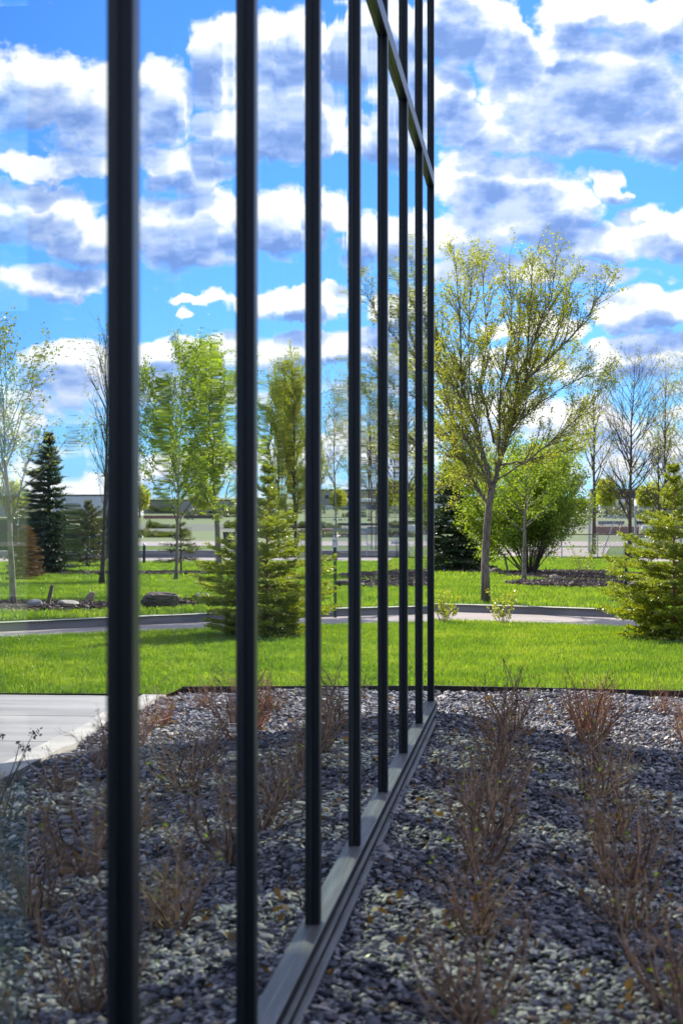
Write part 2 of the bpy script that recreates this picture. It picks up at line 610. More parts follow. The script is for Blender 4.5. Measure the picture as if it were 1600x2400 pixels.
M['far_lot'] = pbr('gravel_lot', (.13, .12, .11), (.10, .12, .06), .06, .95, stretch=(.4, 3, 1))


# curtain wall glass: coated, strongly mirroring at a glancing view, still lets daylight through
def glass_mat():
    m, t, out = new_mat('coated_glass')
    ge = t.n('ShaderNodeNewGeometry')
    oi = t.n('ShaderNodeObjectInfo')
    sp = t.n('ShaderNodeSeparateXYZ')
    t.put(sp.inputs[0], ge.outputs['Position'])
    # gentle roller waves: the normal swings along the wall, hardly at all up and down
    def wav(sy, sz, seed, detail):
        cb = t.n('ShaderNodeCombineXYZ')
        t.put(cb.inputs[0], t.m('ADD', t.m('MULTIPLY', oi.outputs['Random'], 37.0), seed))
        t.put(cb.inputs[1], t.m('MULTIPLY', sp.outputs[1], sy))
        t.put(cb.inputs[2], t.m('MULTIPLY', sp.outputs[2], sz))
        nd = t.noise(cb.outputs[0], 1.0, detail, .5)
        return t.m('SUBTRACT', nd.outputs[0], .5)
    a1 = t.m('MULTIPLY', wav(1.6, .25, 3.1, 1), .0050)
    fr = t.m('FRACT', t.m('MULTIPLY', t.m('SUBTRACT', sp.outputs[1], 3.422 - 15.255), 1 / 1.5255))
    grow = t.m('MULTIPLY_ADD', t.m('POWER', fr, 3.0), 2.4, .7)
    a2 = t.m('MULTIPLY', t.m('MULTIPLY', wav(6.5, 1.3, 9.7, 1.5), .0042), grow)
    sy_ = t.m('ADD', a1, a2)
    sz_ = t.m('MULTIPLY', wav(1.5, .5, 21.0, 1), .0006)
    cb = t.n('ShaderNodeCombineXYZ')
    t.put(cb.inputs[1], sy_)
    t.put(cb.inputs[2], sz_)
    nrm = t.v('NORMALIZE', t.v('ADD', ge.outputs['Normal'], cb.outputs[0]))
    lw = t.v('DOT_PRODUCT', ge.outputs['Incoming'], ge.outputs['Normal'])
    f = t.m('SUBTRACT', 1.0, t.m('ABSOLUTE', lw))
    R = t.m('MULTIPLY_ADD', t.sm(f, .50, .84), .555, .415, clamp=True)
    gl = t.n('ShaderNodeBsdfGlossy')
    gl.inputs['Roughness'].default_value = 0.0
    gl.inputs[0].default_value = (.93, .97, 1.0, 1)
    t.put(gl.inputs['Normal'], nrm)
    tr = t.n('ShaderNodeBsdfTransparent')
    tr.inputs[0].default_value = (.90, .95, .86, 1)
    mx = t.n('ShaderNodeMixShader')
    t.put(mx.inputs[0], R)
    t.t.links.new(tr.outputs[0], mx.inputs[1])
    t.t.links.new(gl.outputs[0], mx.inputs[2])
    # a trace of dust and dried rain streaks
    cv = t.v('MULTIPLY', ge.outputs['Position'], (1.0, 9.0, .7))
    ds = t.noise(cv, 1.0, 6, .6)
    df = t.n('ShaderNodeBsdfDiffuse')
    df.inputs[0].default_value = (.55, .60, .58, 1)
    m3 = t.n('ShaderNodeMixShader')
    t.put(m3.inputs[0], t.m('MULTIPLY', t.sm(ds.outputs[0], .35, .75), .045))
    t.t.links.new(mx.outputs[0], m3.inputs[1])
    t.t.links.new(df.outputs[0], m3.inputs[2])
    t.t.links.new(m3.outputs[0], out.inputs[0])
    return m


M['glass'] = glass_mat()
m, t, out = new_mat('glass_inner')
tr = t.n('ShaderNodeBsdfTransparent')
tr.inputs[0].default_value = (.95, 1, .97, 1)
t.t.links.new(tr.outputs[0], out.inputs[0])
M['glass_in'] = m
m, t, out = new_mat('clear_glass')
tr = t.n('ShaderNodeBsdfTransparent')
tr.inputs[0].default_value = (.93, .96, .89, 1)
gl = t.n('ShaderNodeBsdfGlossy')
gl.inputs['Roughness'].default_value = 0.0
mx = t.n('ShaderNodeMixShader')
mx.inputs[0].default_value = .12
t.t.links.new(tr.outputs[0], mx.inputs[1])
t.t.links.new(gl.outputs[0], mx.inputs[2])
t.t.links.new(mx.outputs[0], out.inputs[0])
M['glass_clear'] = m

# ------------------------------------------------------------------ the ground
KERB = [(-300, 47), (-60, 36), (-30, 32.5), (-6, 29.7), (-.7, 28.1), (1.9, 26.7), (3.5, 25.2), (4.6, 24.1), (5.8, 22.8), (8, 19.6), (11, 13.5), (13, 5), (14, -10), (16, -300)]
NEAR = [(-300, 44), (-60, 33.2), (-30, 29.7), (-6, 27.0), (-.5, 25.3), (1.8, 24.1), (3.3, 23.1), (4.3, 22.3), (5.3, 21.3), (7, 18.3), (8.7, 13), (9.6, 5), (10.4, -10), (12, -300)]


def smooth_line(P, n=14):
    """Catmull-Rom through the corner points"""
    P = [np.array(p, float) for p in P]
    out = []
    for i in range(len(P) - 1):
        a = P[max(i - 1, 0)]
        b, c_ = P[i], P[i + 1]
        d = P[min(i + 2, len(P) - 1)]
        if i == 0 or i == len(P) - 2:
            out += [b + (c_ - b) * s for s in np.linspace(0, 1, n, endpoint=False)]
            continue
        L = np.linalg.norm(c_ - b)
        m1 = (c_ - a) / max(np.linalg.norm(c_ - a), 1e-6) * L
        m2 = (d - b) / max(np.linalg.norm(d - b), 1e-6) * L
        for s in np.linspace(0, 1, n, endpoint=False):
            s2, s3 = s * s, s * s * s
            out.append((2 * s3 - 3 * s2 + 1) * b + (s3 - 2 * s2 + s) * m1 + (-2 * s3 + 3 * s2) * c_ + (s3 - s2) * m2)
    out.append(P[-1])
    return np.array(out)


kl, nl_ = smooth_line(KERB), smooth_line(NEAR)


def inside(poly, x, y):
    """vectorised point in polygon"""
    x, y = np.asarray(x), np.asarray(y)
    r = np.zeros(x.shape, bool)
    n = len(poly)
    j = n - 1
    for i in range(n):
        xi, yi = poly[i]
        xj, yj = poly[j]
        c_ = ((yi > y) != (yj > y)) & (x < (xj - xi) * (y - yi) / ((yj - yi) + 1e-12) + xi)
        r ^= c_
        j = i
    return r


# land beyond the kerb, out to the horizon
rows = [0, .25, 1, 2, 4, 7, 11, 16, 22, 30, 40, 52, 66, 85, 110, 150, 200, 270, 380, 520, 680, 860, 1100, 1400, 1900, 2600, 3600, 5500]
cen = np.array((-4.0, 0.0))
b = MB()
V = []
for p in kl:
    d = p - cen
    d = d / np.linalg.norm(d)
    for s in rows:
        q = p + d * s
        r = hypot(q[0], q[1]) if q[1] > 0 else abs(q[0]) * .4
        V.append((q[0], q[1], gz(max(r, 0)) if s > 0 else .106))
nr = len(rows)
NEARROWS = 14
Q1, Q2 = [], []
for i in range(len(kl) - 1):
    for j in range(nr - 1):
        f = (i * nr + j, i * nr + j + 1, (i + 1) * nr + j + 1, (i + 1) * nr + j)
        (Q1 if j < NEARROWS else Q2).append(f)
b.add(V, Q1)
struct(b.build('back_lawn', M['lawn'], smooth=True))
b = MB()
b.add(V, Q2)
struct(b.build('far_field', M['field'], smooth=True))
# soil under everything on this side of the kerb
b = MB()
V = [(p[0], p[1], -.02) for p in kl] + [(p[0], -300, -.02) for p in kl]
n = len(kl)
b.add(V, [(i, n + i, n + i + 1, i + 1) for i in range(n - 1)])
struct(b.build('ground', M['soil']))
# drive
b = MB()
V = [(p[0], p[1], 0) for p in nl_] + [(p[0], p[1], 0) for p in kl]
b.add(V, [(i, i + 1, n + i + 1, n + i) for i in range(n - 1)])
struct(b.build('driveway', M['drive']))
# kerb with a battered face and pale top
b, b2 = MB(), MB()
prof = [(0, -.01), (.025, .09), (.045, .106), (.16, .110), (.17, .08)]
nk = []
for i in range(n):
    d = kl[min(i + 1, n - 1)] - kl[max(i - 1, 0)]
    d = d / np.linalg.norm(d)
    nk.append(np.array((-d[1], d[0])) * (1 if (-d[1] * (-4) + d[0]) else 1))
nk = np.array(nk)
if nk[n // 2][1] < 0:
    nk = -nk
for j in range(4):
    bb = b if j < 1 else b2
    V = [(kl[i][0] + nk[i][0] * prof[j][0], kl[i][1] + nk[i][1] * prof[j][0], prof[j][1]) for i in range(n)] + \
        [(kl[i][0] + nk[i][0] * prof[j + 1][0], kl[i][1] + nk[i][1] * prof[j + 1][0], prof[j + 1][1]) for i in range(n)]
    bb.add(V, [(i, i + 1, n + i + 1, n + i) for i in range(n - 1)])
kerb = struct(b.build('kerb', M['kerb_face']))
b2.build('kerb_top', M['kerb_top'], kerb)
# short lawn between gravel and drive
EDGE = [(-9, 16.3), (-.05, 15.87), (1.0, 15.74), (2.12, 15.58)]
sel = [(p[0], p[1]) for p in nl_ if -60 < p[0] < 11 and p[1] > -12]
lawn_poly = [(-60, 15.9), (-9, 16.3), (-.05, 15.87), (2.12, 15.58), (2.13, 15.1), (8.0, 14.9), (8.05, 6), (8.1, -10)] + sel[::-1]
b = MB()
me = bpy.data.meshes.new('near_lawn')
from mathutils.geometry import tessellate_polygon
tris = tessellate_polygon([[Vector((x, y, 0)) for x, y in lawn_poly]])
tris = [(a, b_, c_) for a, b_, c_ in tris]
b.add([(x, y, .03) for x, y in lawn_poly], None, tris)
o = b.build('near_lawn', M['lawn'])
if o.data.polygons[0].normal.z < 0:
    o.data.flip_normals()
struct(o)
# skirt of the lawn on the drive side
b = MB()
V = [(x, y, .03) for x, y in sel] + [(x, y, -.005) for x, y in sel]
b.add(V, [(i, i + 1, len(sel) + i + 1, len(sel) + i) for i in range(len(sel) - 1)])
struct(b.build('lawn_edge', M['soil']))
# black plastic edging strip
b = MB()
P = [(-9, 16.28), (-4, 16.06), (-.05, 15.85), (1.0, 15.72), (2.10, 15.56)]
for (xa, ya), (xb, yb) in zip(P, P[1:]):
    b.add([(xa, ya, -.02), (xb, yb, -.02), (xb, yb, .048), (xa, ya, .048), (xa, ya + .02, -.02), (xb, yb + .02, -.02), (xb, yb + .02, .048), (xa, ya + .02, .048)],
          [(0, 1, 2, 3), (3, 2, 6, 7), (4, 7, 6, 5)])
tag(b.build('lawn_edging', M['edging']), 'black plastic edging strip between the slate gravel and the lawn', 'garden edging')


def ring(name, mat, r0, r1, a0, a1, lift=.02):
    b = MB()
    n_ = 60
    V = []
    for i in range(n_ + 1):
        a = rad(lerp(a0, a1, i / n_))
        for r in np.linspace(r0, r1, 5):
            V.append((r * sin(a), r * cos(a), gz(r) + lift))
    Q = [(i * 5 + j, i * 5 + j + 1, (i + 1) * 5 + j + 1, (i + 1) * 5 + j) for i in range(n_) for j in range(4)]
    b.add(V, Q)
    return struct(b.build(name, mat, smooth=True))


ring('back_driveway', M['drive'], 66, 77, 3.2, 32)
ring('parking_pad', M['drive'], 79, 112, -9, 2.6)
ring('road', M['drive'], 120, 152, -30, 40)
ring('gravel_lot', M['far_lot'], 255, 520, -30, 40)

# kerb of the back driveway
b = MB()
V = []
for i in range(61):
    a = rad(lerp(3.2, 32, i / 60))
    for (r, z) in ((76.9, 0), (76.95, .3), (77.4, .32), (77.5, .0)):
        V.append((r * sin(a), r * cos(a), gz(r) + z))
b.add(V, [(i * 4 + j, i * 4 + j + 1, (i + 1) * 4 + j + 1, (i + 1) * 4 + j) for i in range(60) for j in range(3)])
struct(b.build('back_kerb', M['kerb_face']))

# pavement beside the gravel: slabs with open joints and a pale edge band
pav = struct(bpy.data.objects.new('pavement', None))
COL.objects.link(pav)
ys = [15.02 - 1.5 * i for i in range(12)]
for i in range(11):
    for (x0, x1) in ((2.30, 5.1), (5.112, 7.98)):
        box('slab', M['concrete'], pav, x0, x1, ys[i + 1] + .022, ys[i], -.02, .022)
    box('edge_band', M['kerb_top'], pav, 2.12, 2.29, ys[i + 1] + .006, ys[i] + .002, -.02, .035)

# ------------------------------------------------------------------ scattered stuff


def blades(name, xy, z, h, wdt, mat, label, spread=.5):
    n_ = len(xy)
    a = RNG.uniform(0, 2 * pi, n_)
    hh = h * RNG.uniform(.5, 1.25, n_)
    lean = RNG.uniform(.1, spread, n_) * hh
    la = RNG.uniform(0, 2 * pi, n_)
    wd = wdt * RNG.uniform(.6, 1.3, n_)
    V = np.zeros((n_, 5, 3))
    bx, by = np.cos(a) * wd / 2, np.sin(a) * wd / 2
    V[:, 0, 0] = xy[:, 0] - bx
    V[:, 0, 1] = xy[:, 1] - by
    V[:, 1, 0] = xy[:, 0] + bx
    V[:, 1, 1] = xy[:, 1] + by
    V[:, 0, 2] = V[:, 1, 2] = z
    mx, my = np.cos(la) * lean * .35, np.sin(la) * lean * .35
    V[:, 2, 0] = xy[:, 0] + bx * .8 + mx
    V[:, 2, 1] = xy[:, 1] + by * .8 + my
    V[:, 3, 0] = xy[:, 0] - bx * .8 + mx
    V[:, 3, 1] = xy[:, 1] - by * .8 + my
    V[:, 2, 2] = V[:, 3, 2] = z + hh * .55
    V[:, 4, 0] = xy[:, 0] + mx / .35
    V[:, 4, 1] = xy[:, 1] + my / .35
    V[:, 4, 2] = z + hh
    i0 = np.arange(n_) * 5
    b = MB()
    b.add(V.reshape(-1, 3), np.stack([i0, i0 + 1, i0 + 2, i0 + 3], 1), np.stack([i0 + 3, i0 + 2, i0 + 4], 1))
    return stuff(b.build(name, mat), label, 'grass')


def gzv(r):
    return np.interp(r, [g[0] for g in GZ], [g[1] for g in GZ])


# near lawn
n_ = 400000
x = RNG.uniform(-3, 8, n_)
y = RNG.uniform(14.9, 28, n_)
ok = inside(np.array(lawn_poly), x, y)
x, y = x[ok], y[ok]
blades('lawn_grass', np.stack([x, y], 1), np.full(len(x), .028), .045, .006, M['grass'], 'bright green mown lawn between the slate gravel and the drive')

BEDS = []


def bed(cx_, cy_, rx, ry, rot=0.0):
    BEDS.append((cx_, cy_, rx, ry, rot))


def in_beds(x, y):
    r = np.zeros(len(x), bool)
    for (cx_, cy_, rx, ry, rot) in BEDS:
        u = (x - cx_) * cos(rot) + (y - cy_) * sin(rot)
        v = -(x - cx_) * sin(rot) + (y - cy_) * cos(rot)
        r |= (u / rx) ** 2 + (v / ry) ** 2 < 1
    return r


# mulch beds (direct view), then the ones seen in the glass
def bed_px(px0, px1, y0, y1, refl=False, ext=0.0):
    pa, _ = ground(px0, (y0 + y1) / 2, refl)
    pb, _ = ground(px1, (y0 + y1) / 2, refl)
    pc, _ = ground((px0 + px1) / 2, y0, refl)
    pd, _ = ground((px0 + px1) / 2, y1, refl)
    c_ = (pa + pb) / 2
    L = (pb - pa).length / 2 + ext
    ang = math.atan2(pb.y - pa.y, pb.x - pa.x)
    bed(c_.x, c_.y, L, max(.25, (pc - pd).length / 2), ang)


bed_px(1175, 1520, 1340, 1360)
bed_px(1190, 1520, 1364, 1379)
bed_px(1015, 1135, 1332, 1343, ext=.3)
bed_px(-150, 310, 1417, 1434, True)
bed_px(360, 500, 1411, 1423, True)
bed_px(85, 560, 1344, 1350, True)
bed_px(905, 1010, 1342, 1358, True)
bed_px(905, 1010, 1373, 1378, True)


def back_points(n_, r0, r1, a0=-4.5, a1=17.5):
    a = np.radians(RNG.uniform(a0, a1, n_))
    r = np.sqrt(RNG.uniform(r0 ** 2, r1 ** 2, n_))
    x, y = r * np.sin(a) + CX, r * np.cos(a)
    kp = [tuple(p) for p in kl if p[1] > 0 and p[0] > -60] + [(40, 0), (300, 0), (300, 300), (-100, 300)]
    kp2 = kl + nk * .17
    kp = [tuple(p) for p in kp2 if p[1] > 0 and p[0] > -61] + [(300, 0), (300, 300), (-100, 300)]
    ok = inside(np.array(kp), x, y) & ~in_beds(x, y)
    return x[ok], y[ok]


x, y = back_points(150000, 22, 40)
blades('back_grass', np.stack([x, y], 1), gzv(np.hypot(x, y)) - .003, .06, .012, M['grass'], 'green mown lawn behind the kerb around the trees and rocks')
x, y = back_points(90000, 40, 66)
xx, yy = back_points(30000, 66, 79, -4.5, 3.0)
x, y = np.concatenate([x, xx]), np.concatenate([y, yy])
blades('far_grass', np.stack([x, y], 1), gzv(np.hypot(x, y)) - .003, .08, .026, M['grass'], 'far strip of green lawn running up to the chain link fence')

ICO_V = []
ph = (1 + 5 ** .5) / 2
for a, c_ in ((1, ph), (-1, ph), (1, -ph), (-1, -ph)):
    ICO_V.append((a, c_, 0))
for a, c_ in ((1, ph), (-1, ph), (1, -ph), (-1, -ph)):
    ICO_V.append((0, a, c_))
for a, c_ in ((1, ph), (-1, ph), (1, -ph), (-1, -ph)):
    ICO_V.append((c_, 0, a))
ICO_V = np.array(ICO_V) / math.sqrt(1 + ph * ph)
# faces by nearest neighbours
_f = set()
for i in range(12):
    for j in range(i + 1, 12):
        for k_ in range(j + 1, 12):
            e = [np.linalg.norm(ICO_V[i] - ICO_V[j]), np.linalg.norm(ICO_V[j] - ICO_V[k_]), np.linalg.norm(ICO_V[i] - ICO_V[k_])]
            if max(e) < 1.2:
                nn = np.cross(ICO_V[j] - ICO_V[i], ICO_V[k_] - ICO_V[i])
                _f.add((i, j, k_) if nn.dot(ICO_V[i]) > 0 else (i, k_, j))
ICO_F = np.array(sorted(_f))


def rotmats(n_, tilt):
    a = RNG.uniform(0, 2 * pi, n_)
    t1 = RNG.normal(0, tilt, n_)
    t2 = RNG.normal(0, tilt, n_)
    ca, sa = np.cos(a), np.sin(a)
    Rz = np.zeros((n_, 3, 3))
    Rz[:, 0, 0], Rz[:, 0, 1], Rz[:, 1, 0], Rz[:, 1, 1], Rz[:, 2, 2] = ca, -sa, sa, ca, 1
    Rx = np.zeros((n_, 3, 3))
    Rx[:, 0, 0], Rx[:, 1, 1], Rx[:, 1, 2], Rx[:, 2, 1], Rx[:, 2, 2] = 1, np.cos(t1), -np.sin(t1), np.sin(t1), np.cos(t1)
    Ry = np.zeros((n_, 3, 3))
    Ry[:, 1, 1], Ry[:, 0, 0], Ry[:, 0, 2], Ry[:, 2, 0], Ry[:, 2, 2] = 1, np.cos(t2), np.sin(t2), -np.sin(t2), np.cos(t2)
    return Rz @ Rx @ Ry


def chips(name, x, y, z, size, mat, flat=.28, tilt=.35):
    n_ = len(x)
    s = size * np.exp(RNG.normal(0, .32, n_))
    S = np.stack([s * .5, s * .5 * RNG.uniform(.45, .85, n_), s * .5 * flat * RNG.uniform(.6, 1.6, n_)], 1)
    V = ICO_V[None] * (1 + RNG.normal(0, .16, (n_, 12, 1))) * S[:, None, :]
    V = np.einsum('nij,nkj->nki', rotmats(n_, tilt), V)
    V += np.stack([x, y, z], 1)[:, None, :]
    Fq = ICO_F[None] + (np.arange(n_) * 12)[:, None, None]
    b = MB()
    b.add(V.reshape(-1, 3), None, Fq.reshape(-1, 3))
    return stuff(b.build(name, mat))


def hump(x, y):
    return .016 * np.sin(x * 3.1 + 1.3 * np.sin(y * 1.1)) * np.cos(y * 2.3 + x) + .008 * np.sin(y * 7 + x * 5)


def scatter(n_, x0, x1, y0, y1):
    return RNG.uniform(x0, x1, n_), RNG.uniform(y0, y1, n_)


x1_, y1_ = scatter(66000, .04, 2.11, 4.3, 15.75)
x2_, y2_ = scatter(3500, .04, 2.11, 1.0, 4.3)
x3_, y3_ = scatter(2600, -3, .06, 14.15, 16.1)
x = np.concatenate([x1_, x2_, x3_])
y = np.concatenate([y1_, y2_, y3_])
lim = np.interp(x, [p[0] for p in P], [p[1] for p in P]) - .02
ok = y < lim
x, y = x[ok], y[ok]
z = hump(x, y) + RNG.uniform(-.012, .02, len(x))
tag(chips('slate_gravel', x, y, z, .032, M['chips']), 'grey slate chippings filling the bed along the glass wall', 'gravel')
b = MB()
g = 40
gx, gy = np.meshgrid(np.linspace(-3, 2.115, 36), np.linspace(-2, 15.9, 120))
lim = np.interp(gx, [p[0] for p in P], [p[1] for p in P])
gy = np.minimum(gy, lim)
V = np.stack([gx.ravel(), gy.ravel(), (hump(gx, gy) - .014).ravel()], 1)
b.add(V, [(j * 36 + i, j * 36 + i + 1, (j + 1) * 36 + i + 1, (j + 1) * 36 + i) for j in range(119) for i in range(35) if gx[j, i + 1] > .03 or gy[j, i] > 14.12])
struct(b.build('gravel_bed', M['soil'], smooth=True))

# bark mulch in the beds
for (cx_, cy_, rx, ry, rot) in BEDS:
    n_ = min(int(rx * ry * pi * 520), 8000)
    a = RNG.uniform(0, 2 * pi, n_)
    r = np.sqrt(RNG.uniform(0, 1, n_))
    u, v = rx * r * np.cos(a) * 1.03, ry * r * np.sin(a) * 1.03
    x = cx_ + u * cos(rot) - v * sin(rot)
    y = cy_ + u * sin(rot) + v * cos(rot)
    o = chips('bark_mulch', x, y, gzv(np.hypot(x, y)) + RNG.uniform(.01, .07, n_), .055, M['bark_chips'], .3, .5)
    ids = BEDS.index((cx_, cy_, rx, ry, rot))
    tag(o, ['brown bark mulch around the multi-stemmed green shrub', 'thin crescent of dark mulch around the tan rocks', 'bark mulch under the big dark spruce by the trunk',
            'dark mulch under the tan block rock and pale boulder', 'dark mulch strip behind the large cracked boulder', 'far thin line of mulch across the lawn past the leaning trunk',
            'bark mulch strip seen between the slim window mullions', 'narrow dark mulch line in front of the brown rock'][ids], 'mulch')
    b = MB()
    k_ = 28
    V = [(cx_, cy_, gz(hypot(cx_, cy_)) + .02)]
    for i in range(k_):
        a = 2 * pi * i / k_
        u, v = rx * cos(a), ry * sin(a)
        X, Y = cx_ + u * cos(rot) - v * sin(rot), cy_ + u * sin(rot) + v * cos(rot)
        V.append((X, Y, gz(hypot(X, Y)) + .008))
    b.add(V, None, [(0, 1 + i, 1 + (i + 1) % k_) for i in range(k_)])
    struct(b.build('bed_soil', M['soil']))

# ------------------------------------------------------------------ the glass building
S0 = 1.5255
US = [3.422 - S0 * 2 + S0 * i for i in range(9)] + [14.03]     # near face of each mullion cap
CAPW, PROJ = .065, .0245
ZS = .10                                                   # top of the sill
ZT0, ZT1 = 3.825, 3.908                                    # transom
ZTOP = 8.0
bld = empty('office_building', (0, 7, 0), 'glass curtain wall office with dark slim mullions mirroring clouds and trees', 'building')


def glass_box(x0, x1, y0, y1, z0, z1, axis='x', sgn=1):
    """an insulating unit: the coated outer face mirrors, the rest is clear"""
    b = MB()
    b.box(x0, x1, y0, y1, z0, z1)
    o = b.build('glass_pane', [M['glass'] if axis == 'x' else M['glass_clear'], M['glass_in']], bld)
    for p in o.data.polygons:
        nrm_ = p.normal
        hit = (nrm_.x if axis == 'x' else nrm_.y) * sgn > .9
        p.material_index = 0 if hit else 1
    return o


for i in range(len(US) - 1):
    for (z0, z1) in ((ZS - .02, ZT0 + .01), (ZT1 - .01, ZTOP - .02)):
        glass_box(-.024, 0, US[i] + CAPW - .008, US[i + 1] + .008, z0, z1)
for u in US:
    for (z0, z1) in ((ZS + .001, ZT0), (ZT1, ZTOP)):
        b = MB()
        e = .0035
        # snap-on cap with a shadow groove and eased corners
        pf = [(.001, 0), (.0045, 0), (.0045, -.0), (PROJ - e, 0), (PROJ, e), (PROJ, CAPW - e), (PROJ - e, CAPW), (.001, CAPW)]
        pf = [(.001, .004), (.006, .004), (.0061, 0), (PROJ - e, 0), (PROJ, e), (PROJ, CAPW - e), (PROJ - e, CAPW), (.0061, CAPW), (.006, CAPW - .004), (.001, CAPW - .004)]
        k_ = len(pf)
        V = [(a, u + c_, z0) for a, c_ in pf] + [(a, u + c_, z1) for a, c_ in pf]
        b.add(V, [(j, (j + 1) % k_, k_ + (j + 1) % k_, k_ + j) for j in range(k_)] + [(0, 7, 8, 9), (0, 3, 6, 7), (k_, k_ + 7, k_ + 8, k_ + 9)], [(3, 4, 5), (3, 5, 6)])
        b.build('mullion', M['frame'], bld)
        # inner mullion box
    box('mullion_back', M['gasket'], bld, -.17, .0004, u + .0085, u + CAPW - .0085, ZS, ZTOP - .05)
YE = US[-1] + CAPW
for a, c_ in zip(US, US[1:]):
    b = MB()
    y0, y1 = a + CAPW * .5 + (.0 if a != US[0] else 0), c_ + CAPW * .5
    b.box(.001, PROJ + .0015, y0 + .0006, y1 - .0006, ZT0 + .0005, ZT1 - .0005)
    b.build('transom', M['frame'], bld)
box('transom_back', M['gasket'], bld, -.17, -.026, US[0], YE - .003, ZT0 + .01, ZT1 - .01)
# sill: ribbed top, dark fascia and two stepped ledges
Y0 = US[0] - .2
b = MB()
xs, zs = [], []
nrib = 7
pf = [(-.02, ZS)]
for i in range(nrib):
    xa = lerp(0, .038, i / nrib)
    xb = lerp(0, .038, (i + 1) / nrib)
    pf += [(xa, ZS), (lerp(xa, xb, .72), ZS), (lerp(xa, xb, .74), ZS - .0022), (lerp(xa, xb, .97), ZS - .0022)]
pf += [(.0385, ZS), (.041, ZS - .002)]
k_ = len(pf)
V = [(a, Y0, z_) for a, z_ in pf] + [(a, YE + .01, z_) for a, z_ in pf]
b.add(V, [(j, j + 1, k_ + j + 1, k_ + j) for j in range(k_ - 1)])
b.build('sill', M['sill'], bld)
box('sill_fascia', M['fascia'], bld, -.02, .0408, Y0, YE + .01, .062, ZS - .0025)
js = [Y0] + [0.9 + 3.05 * i for i in range(5)] + [YE - .1]
js = sorted(set(j for j in js if j <= YE))
for a, c_ in zip(js, js[1:]):
    box('sill_ledge', M['sill'], bld, -.02, .056, a + .0015, c_ - .0015, .056, .0618)
for a, c_ in zip(js, js[1:]):
    box('sill_ledge', M['sill'], bld, -.02, .077, a + .9, c_ + .897 if c_ + .9 < YE else YE - .3, .020, .030)
box('sill_fascia', M['fascia'], bld, -.02, .054, Y0, YE - .15, .031, .0555)
box('footing', M['kerb_face'], bld, -.10, .015, -6, YE, -.1, .0195)
# the corner, the glazed end wall and the room behind
EX = -12.0
box('corner_post', M['frame'], bld, -.17, .0008, YE - .02, YE + .06, 0, ZTOP)
PIER = .62  # unseen solid piers and spandrels, added to throw dark bands across the gravel
xa_ = -.172
box('shadow_pier', M['frame'], bld, -.62, xa_, YE - .1, YE + .05, .0, ZTOP - .01)
xw = -.62
for i in range(6):
    x1_, x0_ = xw, xw - 1.25
    for (z0, z1) in ((.55, 2.6), (2.95, 4.7), (5.2, ZTOP - .4)):
        glass_box(x0_ + .03, x1_ - .03, YE, YE + .024, z0, z1, 'y', 1)
    for (z0, z1) in ((-.02, .55), (2.6, 2.95), (4.7, 5.2), (ZTOP - .4, ZTOP - .01)):
        box('shadow_spandrel', M['frame'], bld, x0_ + .001, x1_ - .001, YE - .08, YE + .045, z0, z1)
    box('shadow_pier', M['frame'], bld, x0_ - PIER, x0_, YE - .1, YE + .05, .0, ZTOP - .01)
    xw = x0_ - PIER
EX = xw
box('interior_floor', M['inside_floor'], bld, EX, -.18, -6, YE - .13, -.02, .055)
box('interior_wall', M['inside_wall'], bld, EX, -.18, -6.2, -6.0, -.02, ZTOP)
box('interior_wall', M['inside_wall'], bld, EX - .2, EX, -6.2, YE - .13, -.02, ZTOP)
box('roof', M['roof_dark'], bld, EX - .3, .05, -6.3, YE + .1, ZTOP, ZTOP + .35)
box('solid_wall', M['frame'], bld, -.3, .0, -6, US[0] + .018, .0, ZTOP - .01)

scr = empty('desk_screen', (-.27, 2.9, .056), 'low pale teal screen standing inside behind the lower glass', 'desk screen')
box('panel', M['screen_teal'], scr, -.30, -.265, 1.4, 3.80, .14, .97)
box('frame', M['steel'], scr, -.305, -.26, 1.4, 3.80, .9702, .985)
for yy_ in (1.5, 2.6, 3.7):
    box('foot', M['steel'], scr, -.40, -.2, yy_ - .02, yy_ + .02, .056, .139)

# ------------------------------------------------------------------ plants


def rvec(rng):
    v = Vector((rng.gauss(0, 1), rng.gauss(0, 1), rng.gauss(0, 1)))
    return v.normalized() if v.length > 1e-6 else Vector((0, 0, 1))


def perp(d, rng):
    v = rvec(rng).cross(d)
    return v.normalized() if v.length > 1e-6 else Vector((1, 0, 0))


